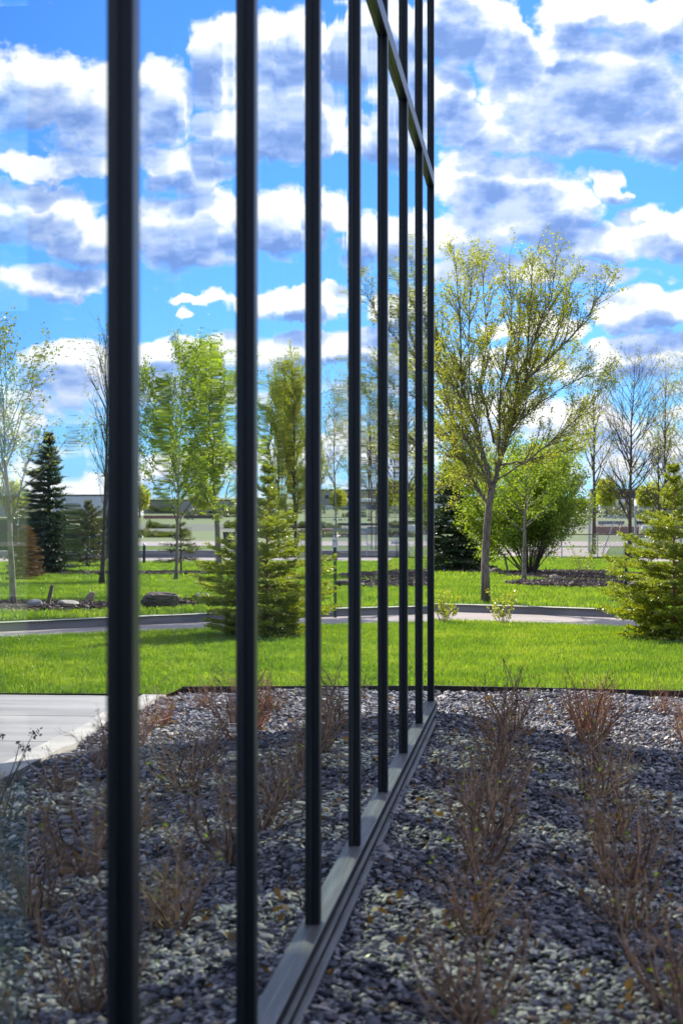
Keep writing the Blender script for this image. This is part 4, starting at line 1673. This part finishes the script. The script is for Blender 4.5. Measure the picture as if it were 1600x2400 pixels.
rpx(1, 1301, 1368, 32, 18, False, M['rock_tan'], 'angular tan rock sitting at the front of the mulch bed', name='rock')
rpx(2, 1324, 1370, 18, 9, False, M['rock_brown'], 'small round orange-brown rock next to the angular tan one')
rpx(3, 1246, 1367, 16, 7, False, M['rock_grey'], 'small pale grey rock beside the slim tree foot')
rpx(4, 1163, 1347, 22, 14, False, M['rock_tan'], 'rounded tan rock just past the elm trunk')
rpx(5, 1150, 1347, 16, 10, False, M['rock_grey'], 'blue-grey rock half hidden by the elm trunk')
rpx(6, 1332, 1357, 20, 5, False, M['rock_grey'], 'flat grey rock in the middle of the mulch bed')
rpx(7, 1498, 1379, 44, 15, False, M['rock_brown'], 'wide brown rock behind the young spruce')
rpx(8, 1463, 1378, 24, 9, False, M['rock_grey'], 'low grey rock beside the green steel post')
rpx(9, 78, 1427, 24, 19, True, M['rock_grey'], 'blue-white rounded rock at the foot of the leaning elm')
rpx(10, 156, 1425, 44, 15, True, M['rock_pale'], 'low pale flattish boulder in the dark mulch', rough=.05)
rpx(11, 211, 1418, 26, 26, True, M['rock_tan'], 'upright squared tan block rock in the dark mulch', square=.7, sink=.06)
rpx(12, 378, 1426, 78, 31, True, M['rock_brown'], 'large cracked grey-brown boulder by the kerb lawn', rough=.3, n_=4)
rpx(13, 467, 1415, 18, 21, True, M['rock_pale'], 'small upright cream rock near the young spruce')
rpx(14, 488, 1404, 14, 12, True, M['rock_pale'], 'small cream rock farther behind the upright one')
rpx(15, 867, 1380, 20, 17, True, M['rock_tan'], 'squat square brown stone on the lawn', square=.6)


def stake(px0, py0, px1, py1, refl, mat, label, w_=.05, name='wooden_stake', th=None):
    p, Z = ground(px0, py0, refl)
    q = at(px1, py1, Z - .15, refl)
    d = (q - p)
    b = MB()
    u = Vector((1, 0, 0)) * w_ / 2
    v = Vector((0, 1, 0)) * (th or w_) / 2
    V = [p - u - v - d * .1, p + u - v - d * .1, p + u + v - d * .1, p - u + v - d * .1, q - u - v, q + u - v, q + u + v, q - u + v]
    b.add([tuple(v_) for v_ in V], [(0, 3, 2, 1), (4, 5, 6, 7), (0, 1, 5, 4), (1, 2, 6, 5), (2, 3, 7, 6), (3, 0, 4, 7)])
    return tag(b.build(name, mat, origin=p), label, 'stake')


stake(1191, 1349, 1181, 1299, False, M['wood'], 'grey weathered stake leaning between the elm trunk and the rounded shrub', .045)
stake(1431, 1380, 1420, 1343, False, M['wood'], 'short grey stake leaning at the end of the mulch', .045)
stake(104, 1427, 118, 1371, True, M['wood'], 'grey-green leaning stake standing in the mulch between two rocks', .055)
# steel T post by the young spruce
p, Z = ground(1466, 1434, near=True, z0=0.1)
b = MB()
h_ = .145 * Z / 4.55 * .98
tp_ = 150 / F * Z
b.box(p.x - .018, p.x + .018, p.y - .003, p.y + .003, p.z - .2, p.z + tp_)
b.box(p.x - .003, p.x + .003, p.y + .0032, p.y + .03, p.z - .2, p.z + tp_)
for i in range(12):
    zz = p.z + .06 + i * (tp_ - .1) / 12
    b.box(p.x - .006, p.x + .006, p.y - .010, p.y - .0032, zz, zz + .02)
tag(b.build('steel_post', M['green_paint'], origin=p), 'dark green steel post standing beside the young spruce', 'post')

# ------------------------------------------------------------------ chain link fences


def chain_fence(p0, p1, h, nposts, label, post_r=.03, cell=.09, wire=.006, top_mat=None, group=None, mesh_mat=None, fabric=False, name='chain_link_fence', rails=(1.0,)):
    root = empty(name, p0, label, 'fence', group)
    d = p1 - p0
    L = hypot(d.x, d.y)
    u = Vector((d.x / L, d.y / L, 0))
    def gp(s):
        q = p0 + u * s
        q.z = gz(hypot(q.x, q.y))
        return q
    for i in range(nposts + 1):
        q = gp(L * i / nposts)
        b = MB()
        b.tube([q - Vector((0, 0, .1)), q + Vector((0, 0, h + .04))], [post_r, post_r], 8)
        b.tube([q + Vector((0, 0, h + .04)), q + Vector((0, 0, h + .07))], [post_r * 1.15, post_r * .4], 8)
        b.build('post', M['steel'], root)
    for f in rails:
        b = MB()
        b.tube([gp(L * i / 12) + Vector((0, 0, h * f)) for i in range(13)], [.022] * 13, 6)
        b.build('rail', top_mat or M['steel'], root)
    b = MB()
    if fabric:
        nrm_ = Vector((-u.y, u.x, 0)) * .012
        for i in range(24):
            a, c_ = gp(L * i / 24), gp(L * (i + 1) / 24)
            V = [a - nrm_, c_ - nrm_, c_ - nrm_ + Vector((0, 0, h - .03)), a - nrm_ + Vector((0, 0, h - .03)),
                 a + nrm_, c_ + nrm_, c_ + nrm_ + Vector((0, 0, h - .03)), a + nrm_ + Vector((0, 0, h - .03))]
            b.add([tuple(v) for v in V], [(0, 1, 2, 3), (7, 6, 5, 4), (3, 2, 6, 7)])
        b.build('windbreak', mesh_mat, root)
    else:
        n_ = int(L / cell)
        for s in (1, -1):
            for i in range(-int(h / cell), n_):
                s0, s1 = i * cell, i * cell + h
                z0, z1 = 0.0, h
                if s0 < 0:
                    z0 = -s0
                    s0 = 0
                if s1 > L:
                    z1 = h - (s1 - L)
                    s1 = L
                if z1 - z0 < .02:
                    continue
                if s > 0:
                    a, c_ = gp(s0) + Vector((0, 0, z0)), gp(s1) + Vector((0, 0, z1))
                else:
                    a, c_ = gp(L - s0) + Vector((0, 0, z0)), gp(L - s1) + Vector((0, 0, z1))
                wv = Vector((-u.x * s, -u.y * s, 1)).normalized() * wire / 2
                b.add([tuple(a - wv), tuple(a + wv), tuple(c_ + wv), tuple(c_ - wv)], [(0, 1, 2, 3)])
        o = b.build('wire_mesh', M['steel'], root)
        o['kind'] = 'stuff'
    return root


def gp_(px, py, refl=False):
    return ground(px, py, refl)[0]


pA, pB = gp_(1230, 1312), gp_(1640, 1309)
f1 = chain_fence(pA, pB, .95, 5, 'low chain link fence with a rusty top rail behind the lawn', .022, .10, .009, top_mat=M['rust'])
pA, pB = gp_(1300, 1303), gp_(1640, 1300)
pC, pD = gp_(1646, 1309), gp_(700, 1309, True)
chain_fence(gp_(1000, 1309, True) if False else Vector((pB.x + .3, gp_(1640, 1309).y, 0)), gp_(745, 1312, True), .95, 5, 'low chain link fence with rusty rail running on past the birch', .022, .10, .009, top_mat=M['rust'])
pA, pB = gp_(1380, 1297), gp_(1700, 1296)
f2 = chain_fence(pA, pB, 2.15, 3, 'tall galvanised chain link fence with thick posts behind the low one', .06, .16, .010, rails=(1.0, .78))
# diagonal braces
for (xa, ya, xb, yb) in ((1410, 1300, 1437, 1224), (1508, 1296, 1537, 1232), (1458, 1299, 1472, 1262), (1556, 1298, 1580, 1245)):
    Zb = 84
    b = MB()
    a, c_ = at(xa, ya, Zb), at(xb, yb, Zb + .4)
    b.tube([a, c_], [.03, .03], 6)
    b.build('brace', M['steel'], f2)
pA, pB = gp_(262, 1297, True), gp_(-120, 1297, True)
chain_fence(pA, pB, 1.62, 7, 'tall fence covered in dark green windbreak mesh', .035, top_mat=M['black'], mesh_mat=M['mesh_dark'], fabric=True, name='mesh_fence')

# small white sign behind the fence
p, Z = ground(1524, 1279)
r_ = empty('lawn_sign', p, 'small white and green notice board on legs beyond the fence', 'sign')
k_ = Z / F
box('board', M['white_paint'], r_, p.x - 8 * k_, p.x + 8 * k_, p.y - .02, p.y + .02, p.z + 4 * k_, p.z + 13 * k_)
box('stripe', M['green_paint'], r_, p.x - 7.6 * k_, p.x + 7.6 * k_, p.y - .03, p.y - .0202, p.z + 4.6 * k_, p.z + 6.5 * k_)
for s in (-6, 6):
    box('leg', M['steel'], r_, p.x + s * k_ - .02, p.x + s * k_ + .02, p.y - .02, p.y + .02, p.z - .1, p.z + 4 * k_)

# utility cabinet on its plinth
p, Z = ground(783, 1316, True)
k_ = Z / F
r_ = empty('utility_cabinet', p, 'pale grey utility cabinet on a small concrete plinth with black pedestal', 'cabinet')
box('plinth', M['concrete'], r_, p.x - 13 * k_, p.x + 13 * k_, p.y - .15, p.y + .25, p.z - .05, p.z + 5 * k_)
box('cabinet_body', M['cab_grey'], r_, p.x - 3.2 * k_, p.x + 10 * k_, p.y - .02, p.y + .18, p.z + 23 * k_, p.z + 54 * k_)
box('cabinet_body', M['cab_grey'], r_, p.x - 9.5 * k_, p.x - 3.4 * k_, p.y + .0, p.y + .16, p.z + 27 * k_, p.z + 54 * k_)
box('pedestal', M['black'], r_, p.x - 7 * k_, p.x + .5 * k_, p.y + .01, p.y + .12, p.z + 5.1 * k_, p.z + 30 * k_)
box('door_handle', M['black'], r_, p.x + 4 * k_, p.x + 7 * k_, p.y - .03, p.y - .0202, p.z + 47 * k_, p.z + 49 * k_)
box('conduit', M['black'], r_, p.x + 4 * k_, p.x + 9 * k_, p.y + .05, p.y + .1, p.z + 5.1 * k_, p.z + 22.9 * k_)
b = MB()
q = p + Vector((0, .1, 0))
b.tube([q + Vector((-.1, 0, 24 * k_)), q + Vector((-.35, .1, 18 * k_)), q + Vector((-.8, .2, 12 * k_)), q + Vector((-2.2, .2, 10 * k_)), q + Vector((-4.0, .2, 9 * k_))], [.02] * 5, 6)
tag(b.build('cable', M['black'], origin=p), 'black hose sagging away from the utility cabinet', 'cable')

# bollard light
p, Z = ground(343, 1323, True)
k_ = Z / F
r_ = empty('bollard_light', p, 'dark bollard light with a white cap beside the back drive', 'bollard light')
b = MB()
b.tube([p, p + Vector((0, 0, 44 * k_))], [4.5 * k_, 4.5 * k_], 14)
b.build('post', M['black'], r_)
b = MB()
b.tube([p + Vector((0, 0, 44.2 * k_)), p + Vector((0, 0, 47 * k_)), p + Vector((0, 0, 51 * k_))], [5 * k_, 5.5 * k_, 1.5 * k_], 14)
b.build('cap', M['white_paint'], r_)

# arched street lamp
p, Z = ground(640, 1282, True)
k_ = Z / F
r_ = empty('street_lamp', p, 'tall grey street lamp with curved arm above the poplars', 'street lamp')
b = MB()
top = (1282 - 850) * k_
pts = [p + Vector((0, 0, h_)) for h_ in np.linspace(0, top * .88, 6)]
pts += [p + Vector((-sin(a) * 0 - (1 - cos(a)) * 11 * k_, 0, top * .88 + sin(a) * top * .12)) for a in np.linspace(.3, pi / 2, 6)]
pts += [p + Vector((-17 * k_, 0, top))]
b.tube(pts, [.09] * 6 + [.06] * 7, 8)
b.build('pole', M['steel'], r_)
box('lamp_head', M['steel'], r_, p.x - 25 * k_, p.x - 16 * k_, p.y - .15, p.y + .15, p.z + top - .1, p.z + top + .08)

# ------------------------------------------------------------------ far things


def far_box(px0, px1, ytop, ybot, Z, depth, refl=False):
    a, c_ = at(px0, ybot, Z, refl), at(px1, ybot, Z, refl)
    x0, x1 = min(a.x, c_.x), max(a.x, c_.x)
    y0 = min(a.y, c_.y)
    zb = a.z
    zt = at(px0, ytop, Z, refl).z
    return x0, x1, y0, y0 + depth, zb, zt


def far_building(px0, px1, ytop, ybot, Z, depth, refl, wall, label, nwin=6, roof=M['roof_dark'], rows=1, name='warehouse', door=True):
    x0, x1, y0, y1, zb, zt = far_box(px0, px1, ytop, ybot, Z, depth, refl)
    r_ = empty(name, ((x0 + x1) / 2, y0, zb), label, 'building')
    H = zt - zb
    box('wall', wall, r_, x0, x1, y0, y1, zb - 3, zt - .05 * H)
    box('roof', roof, r_, x0 - .2, x1 + .2, y0 - .3, y1 + .2, zt - .05 * H + .01, zt + .03 * H)
    for j in range(rows):
        for i in range(nwin):
            xa = lerp(x0, x1, (i + .25) / nwin)
            xb = lerp(x0, x1, (i + .7) / nwin)
            za = zb + H * (.45 + .0 * j) + j * 0 if rows == 1 else zb + H * (.15 + .8 * j / rows)
            box('window', M['window_dark'], r_, xa, xb, y0 - .08, y0 + .05, za, za + H * .22)
    if door:
        box('door', M['grey_wall'], r_, lerp(x0, x1, .48), lerp(x0, x1, .52), y0 - .1, y0 + .05, zb, zb + H * .4)
    return r_


far_building(985, 1092, 1110, 1215, 480, 30, False, M['lilac_wall'], 'pale lilac metal-clad hangar glimpsed behind the big dark spruce', 3, roof=M['lilac_wall'])
far_building(1385, 1640, 1147, 1180, 1050, 40, False, M['roof_dark'], 'long low dark-roofed shed on the skyline behind the ash tree', 9)
far_building(1405, 1470, 1168, 1196, 900, 20, False, M['white_paint'], 'long white low warehouse behind the slim ash trunk', 5)
far_building(1490, 1560, 1168, 1196, 880, 20, False, M['lilac_wall'], 'pale grey low unit between ash and spruce', 4)
far_building(700, 905, 1148, 1186, 1000, 40, True, M['tan_wall'], 'long flat tan warehouse on the skyline above the white tank cars', 8)
far_building(910, 985, 1158, 1186, 1020, 30, True, M['grey_wall'], 'smaller grey warehouse at the end of the tan one', 4)
far_building(118, 300, 1160, 1200, 620, 30, True, M['lilac_wall'], 'blue-white metal shed with a dark flat roof beside the pine', 0)
far_building(-150, 40, 1165, 1204, 600, 30, True, M['grey_wall'], 'grey shed half hidden behind the leaning elm', 0)
far_building(330, 560, 1172, 1200, 700, 30, True, M['tan_wall'], 'long low tan shed behind the round-headed elm', 0)


def trailer(px0, px1, ytop, ybot, Z, refl, mat, label, group='trucks parked far across the field'):
    x0, x1, y0, y1, zb, zt = far_box(px0, px1, ytop, ybot, Z, 2.6, refl)
    r_ = empty('truck', ((x0 + x1) / 2, y0, zb), label, 'truck', group)
    H = zt - zb
    L = x1 - x0
    box('cargo_box', mat, r_, x0, x1 - L * .2, y0, y1, zb + H * .3, zt)
    box('cab', M['white_paint'], r_, x1 - L * .17, x1, y0 + .1, y1 - .1, zb + H * .2, zb + H * .82)
    box('windscreen', M['window_dark'], r_, x1 - L * .03, x1 + .04, y0 + .2, y1 - .2, zb + H * .5, zb + H * .76)
    for f in (.1, .2, .62, .9):
        b = MB()
        c_ = Vector((x0 + L * f, y0 + .1, zb + H * .15))
        b.tube([c_, c_ + Vector((0, .3, 0))], [H * .16, H * .16], 10)
        b.build('wheel', M['black'], r_)
    return r_


trailer(755, 785, 1185, 1196, 850, True, M['white_paint'], 'small white lorry beside the blue ones past the field')
trailer(784, 812, 1184, 1196, 850, True, M['blue'], 'blue lorry seen above the utility cabinet')
trailer(842, 882, 1185, 1196, 850, True, M['blue'], 'blue lorry between the fourth and fifth mullions')
trailer(905, 935, 1185, 1196, 860, True, M['white_paint'], 'white lorry with blue neighbour beyond the ash reflection')
trailer(1452, 1488, 1187, 1197, 850, False, M['blue'], 'bright blue lorry directly beside the ash trunk')
trailer(1535, 1575, 1187, 1197, 850, False, M['blue'], 'bright blue lorry beside the thin forking tree')
trailer(1495, 1530, 1188, 1197, 850, False, M['white_paint'], 'white lorry standing between the two blue lorries')


def far_car(px, ybot, Z, refl, mat, label, wpx):
    k_ = Z / F
    p = at(px, ybot, Z, refl)
    L = wpx * k_
    p.z = gz(Z)
    r_ = empty('car', p, label, 'car', 'cars parked in the gravel lot')
    H = L * .3
    b = MB()
    prof_ = [(-.5, .08), (.5, .08), (.5, .5), (.28, .55), (.16, .95), (-.24, .98), (-.38, .6), (-.5, .52)]
    V = [(p.x + a * L, p.y, p.z + z_ * H) for a, z_ in prof_] + [(p.x + a * L, p.y + L * .4, p.z + z_ * H) for a, z_ in prof_]
    n_ = len(prof_)
    b.add(V, [(i, (i + 1) % n_, n_ + (i + 1) % n_, n_ + i) for i in range(n_)] + [(0, 1, 2, 7), (7, 2, 3, 6), (6, 3, 4, 5), (8, 15, 10, 9), (15, 14, 11, 10), (14, 13, 12, 11)])
    b.build('body', mat, r_)
    box('window', M['window_dark'], r_, p.x - .2 * L, p.x + .13 * L, p.y - .03, p.y + .02, p.z + .6 * H, p.z + .88 * H)
    for f in (-.3, .3):
        b = MB()
        c_ = Vector((p.x + f * L, p.y - .05, p.z + .14 * H))
        b.tube([c_, c_ + Vector((0, .2, 0))], [H * .2, H * .2], 10)
        b.build('wheel', M['black'], r_)
    return r_


for (px_, yb, Z_, rf, mt, lb, wp) in (
        (780, 1221, 500, True, M['white_paint'], 'white car far behind the utility cabinet', 20),
        (798, 1221, 500, True, M['grey_wall'], 'silver-grey car parked next to the white one by the mullion', 18),
        (860, 1222, 490, True, M['navy'], 'dark car far between the mullions above the grey wall', 20),
        (1432, 1216, 560, False, M['white_paint'], 'white car beside the rounded shrub in the far lot', 26),
        (1462, 1217, 550, False, M['white_paint'], 'white car just before the ash trunk in the far lot', 24),
        (1520, 1200, 800, False, M['white_paint'], 'white pickup standing alone in the far field', 16)):
    far_car(px_, yb, Z_, rf, mt, lb, wp)


def container(px0, px1, ytop, ybot, Z, refl, mat, label):
    x0, x1, y0, y1, zb, zt = far_box(px0, px1, ytop, ybot, Z, 2.4, refl)
    r_ = empty('storage_container', ((x0 + x1) / 2, y0, zb), label, 'container', 'low containers behind the road')
    box('body', mat, r_, x0, x1, y0, y1, zb - .2, zt)
    n_ = 12
    b = MB()
    for i in range(n_):
        xa = lerp(x0, x1, (i + .25) / n_)
        b.box(xa, lerp(x0, x1, (i + .7) / n_), y0 - .05, y0 + .01, zb, zt - .1)
    b.build('ribs', mat, r_)
    return r_


container(1395, 1450, 1234, 1254, 252, False, M['brick'], 'brick red container nearest the rounded shrub')
container(1453, 1496, 1234, 1254, 252, False, M['brick'], 'faded red container behind the ash trunk')
container(1504, 1535, 1232, 1254, 252, False, M['white_paint'], 'white container past the thick fence post')
container(1537, 1562, 1240, 1254, 252, False, M['brick'], 'low red container behind the thin forking tree')
container(1564, 1625, 1236, 1254, 252, False, M['navy'], 'dark blue container behind the spruce leader')
container(728, 773, 1240, 1255, 250, True, M['brick'], 'short brick red container next to the grey wall')
x0, x1, y0, y1, zb, zt = far_box(774, 925, 1238, 1252, 250, .4, True)
tag(box('retaining_wall', M['grey_wall'], None, x0, x1, y0, y1, zb - .3, zt), 'long low blue-grey concrete wall beyond the road', 'wall')

for (pa, pb, lb) in ((795, 868, 'white railway tank car above the utility cabinet'), (872, 950, 'white railway tank car seen between the narrow far bays')):
    a, c_ = at(pa, 1182, 880, True), at(pb, 1182, 880, True)
    k_ = 880 / F
    r_ = empty('tank_car', (a + c_) / 2, lb, 'rail car', 'white tank cars in a line')
    b = MB()
    x0, x1 = min(a.x, c_.x), max(a.x, c_.x)
    zc = at(pa, 1173.5, 880, True).z
    R_ = 5 * k_
    b.tube([(x0, a.y, zc), (x0 + .5, a.y, zc), (x1 - .5, a.y, zc), (x1, a.y, zc)], [R_ * .6, R_, R_, R_ * .6], 14)
    b.build('tank', M['white_paint'], r_, smooth=True)
    b = MB()
    b.tube([((x0 + x1) / 2, a.y, zc + R_ * .9), ((x0 + x1) / 2, a.y, zc + R_ * 1.2)], [R_ * .25, R_ * .25], 10)
    b.build('hatch', M['grey_wall'], r_)
    box('frame', M['black'], r_, x0 - .2, x1 + .2, a.y - .8, a.y + .8, zc - R_ * 1.2, zc - R_ * 1.02)
    for f in (.1, .2, .8, .9):
        b = MB()
        q = Vector((lerp(x0, x1, f), a.y - 1.0, zc - R_ * 1.45))
        b.tube([q, q + Vector((0, .3, 0))], [.45, .45], 10)
        b.build('wheel', M['black'], r_)

# dark skip beyond the back drive
p, Z = ground(541, 1280, True)
k_ = Z / F
r_ = empty('waste_skip', p, 'dark navy waste skip glimpsed beside the birch trunk', 'skip')
b = MB()
V = [(p.x - 19 * k_, p.y, p.z + .1), (p.x + 17 * k_, p.y, p.z + .1), (p.x + 20 * k_, p.y, p.z + 31 * k_), (p.x - 22 * k_, p.y, p.z + 31 * k_),
     (p.x - 19 * k_, p.y + 1.3, p.z + .1), (p.x + 17 * k_, p.y + 1.3, p.z + .1), (p.x + 20 * k_, p.y + 1.4, p.z + 31 * k_), (p.x - 22 * k_, p.y + 1.4, p.z + 31 * k_)]
b.add(V, [(0, 1, 2, 3), (5, 4, 7, 6), (1, 5, 6, 2), (4, 0, 3, 7), (3, 2, 6, 7), (0, 4, 5, 1)])
b.build('body', M['navy'], r_)
box('lid', M['black'], r_, p.x - 22.5 * k_, p.x + 20.5 * k_, p.y - .05, p.y + 1.45, p.z + 31.1 * k_, p.z + 33 * k_)
for s in (-15, 13):
    box('foot', M['black'], r_, p.x + s * k_ - .06, p.x + s * k_ + .06, p.y + .05, p.y + 1.2, p.z - .05, p.z + .099)

for i, (pa, pb, yt, yb, Z_, mt, lb) in enumerate((
        (340, 430, 1208, 1219, 520, 'brick', 'dull red freight wagon above the bollard light'),
        (436, 520, 1208, 1219, 520, 'rock_brown', 'brown freight wagon behind the round-headed elm trunk'),
        (615, 690, 1209, 1219, 520, 'grey_wall', 'grey freight wagon beside the poplar trunk'),
        (790, 862, 1226, 1235, 380, 'black', 'black flat wagon low behind the blue-grey wall'),
        (868, 940, 1226, 1235, 380, 'rock_brown', 'brown flat wagon past the slim bare tree'),
        (1400, 1462, 1221, 1232, 380, 'grey_wall', 'grey freight wagon above the red containers'),
        (1486, 1560, 1221, 1232, 380, 'black', 'black freight wagon past the ash trunk'))):
    x0, x1, y0, y1, zb, zt = far_box(pa, pb, yt, yb, Z_, 2.6, pa < 1000)
    r_ = empty('freight_wagon', ((x0 + x1) / 2, y0, zb), lb, 'rail wagon', 'freight wagons on the far tracks')
    H = zt - zb
    box('body', M[mt], r_, x0, x1, y0, y1, zb + H * .3, zt)
    b = MB()
    for k_ in range(9):
        xa = lerp(x0, x1, (k_ + .35) / 9)
        b.box(xa, xa + .12, y0 - .08, y0 - .001, zb + H * .32, zt - .02)
    b.build('ribs', M['black'], r_)
    for f in (.1, .2, .8, .9):
        b = MB()
        q = Vector((lerp(x0, x1, f), y0 + .1, zb + H * .14))
        b.tube([q, q + Vector((0, .3, 0))], [H * .15, H * .15], 10)
        b.build('wheel', M['black'], r_)
# hedges and scrub in long lines across the field
hp = []
rng = random.Random(41)
for (r0_, a0_, a1_, hh, n_) in ((590, -4, 20, 2.6, 5200), (700, -4, 20, 4.0, 5200), (930, -6, 22, 6.5, 6000), (330, 2.5, 17, 1.0, 4200), (205, 3, 17, .5, 3500)):
    for _ in range(n_):
        a = rad(rng.uniform(a0_, a1_))
        if math.sin(a * 160 + r0_) + math.sin(a * 61 + r0_ * 2) < -.2:
            continue
        r = r0_ + rng.uniform(-4, 4)
        hp.append((r * sin(a), r * cos(a), gz(r) + hh * rng.random() * (.6 + .4 * math.sin(a * 300))))
stuff(leaf_mesh(hp, 1.1, aspect=.8).build('hedgerows', M['leaf_hedge']), 'broken lines of scrubby hedge running across the far field', 'hedge')

# wooded hills on the skyline
b = MB()
rng = random.Random(3)
V = []
n_ = 360
for i in range(n_ + 1):
    a = rad(lerp(-60, 90, i / n_))
    hgt = 10 + 12 * (math.sin(i * .021 + 1) * .5 + .5) + 3 * math.sin(i * .17) + rng.uniform(-1, 1) * 1.2
    for (r, z_) in ((2300, 4), (2500, hgt * .8), (2700, hgt), (3400, hgt * .9)):
        V.append((r * sin(a), r * cos(a), z_ + 4))
b.add(V, [(i * 4 + j, i * 4 + j + 1, (i + 1) * 4 + j + 1, (i + 1) * 4 + j) for i in range(n_) for j in range(3)])
struct(b.build('hills', M['hill'], smooth=True))

# clumps of trees across the field
for k_, (px_, py_, rf, H_, W_) in enumerate([(1420, 1215, False, 12, 7), (1512, 1208, False, 10, 7), (1580, 1212, False, 12, 8), (790, 1206, True, 9, 6), (960, 1206, True, 11, 7), (330, 1214, True, 10, 8), (480, 1214, True, 10, 9), (30, 1216, True, 11, 9)]):
    base, Z = ground(px_, py_, rf)
    rng = random.Random(900 + k_)
    pl = Plant(rng)
    pl.tube(0, [base, base + Vector((0, 0, H_ * .6))], [.3, .12], 6)
    for _ in range(1300):
        v = rvec(rng)
        rr0 = rng.random() ** .5
        pl.leaf.append((base.x + v.x * W_ * rr0 * .5, base.y + v.y * W_ * rr0 * .5, base.z + H_ * .6 + v.z * H_ * .4 * rr0 + rng.gauss(0, .4)))
    finish(pl, 'far_tree', base, ['bushy olive tree past the rounded shrub in the far field', 'small bushy tree past the thick fence post', 'bushy far tree behind the spruce leader', 'small far green tree in front of the tan warehouse',
                                  'far bushy tree near the end of the tank cars', 'far bushy tree above the bollard light', 'far bushy tree behind the green birch', 'far bushy tree by the grey shed'][k_], 'tree', (M['bark_dark'], M['leaf_elm']), .9, 'bushy trees across the field', aspect=.8)
print('objects', len(bpy.data.objects))
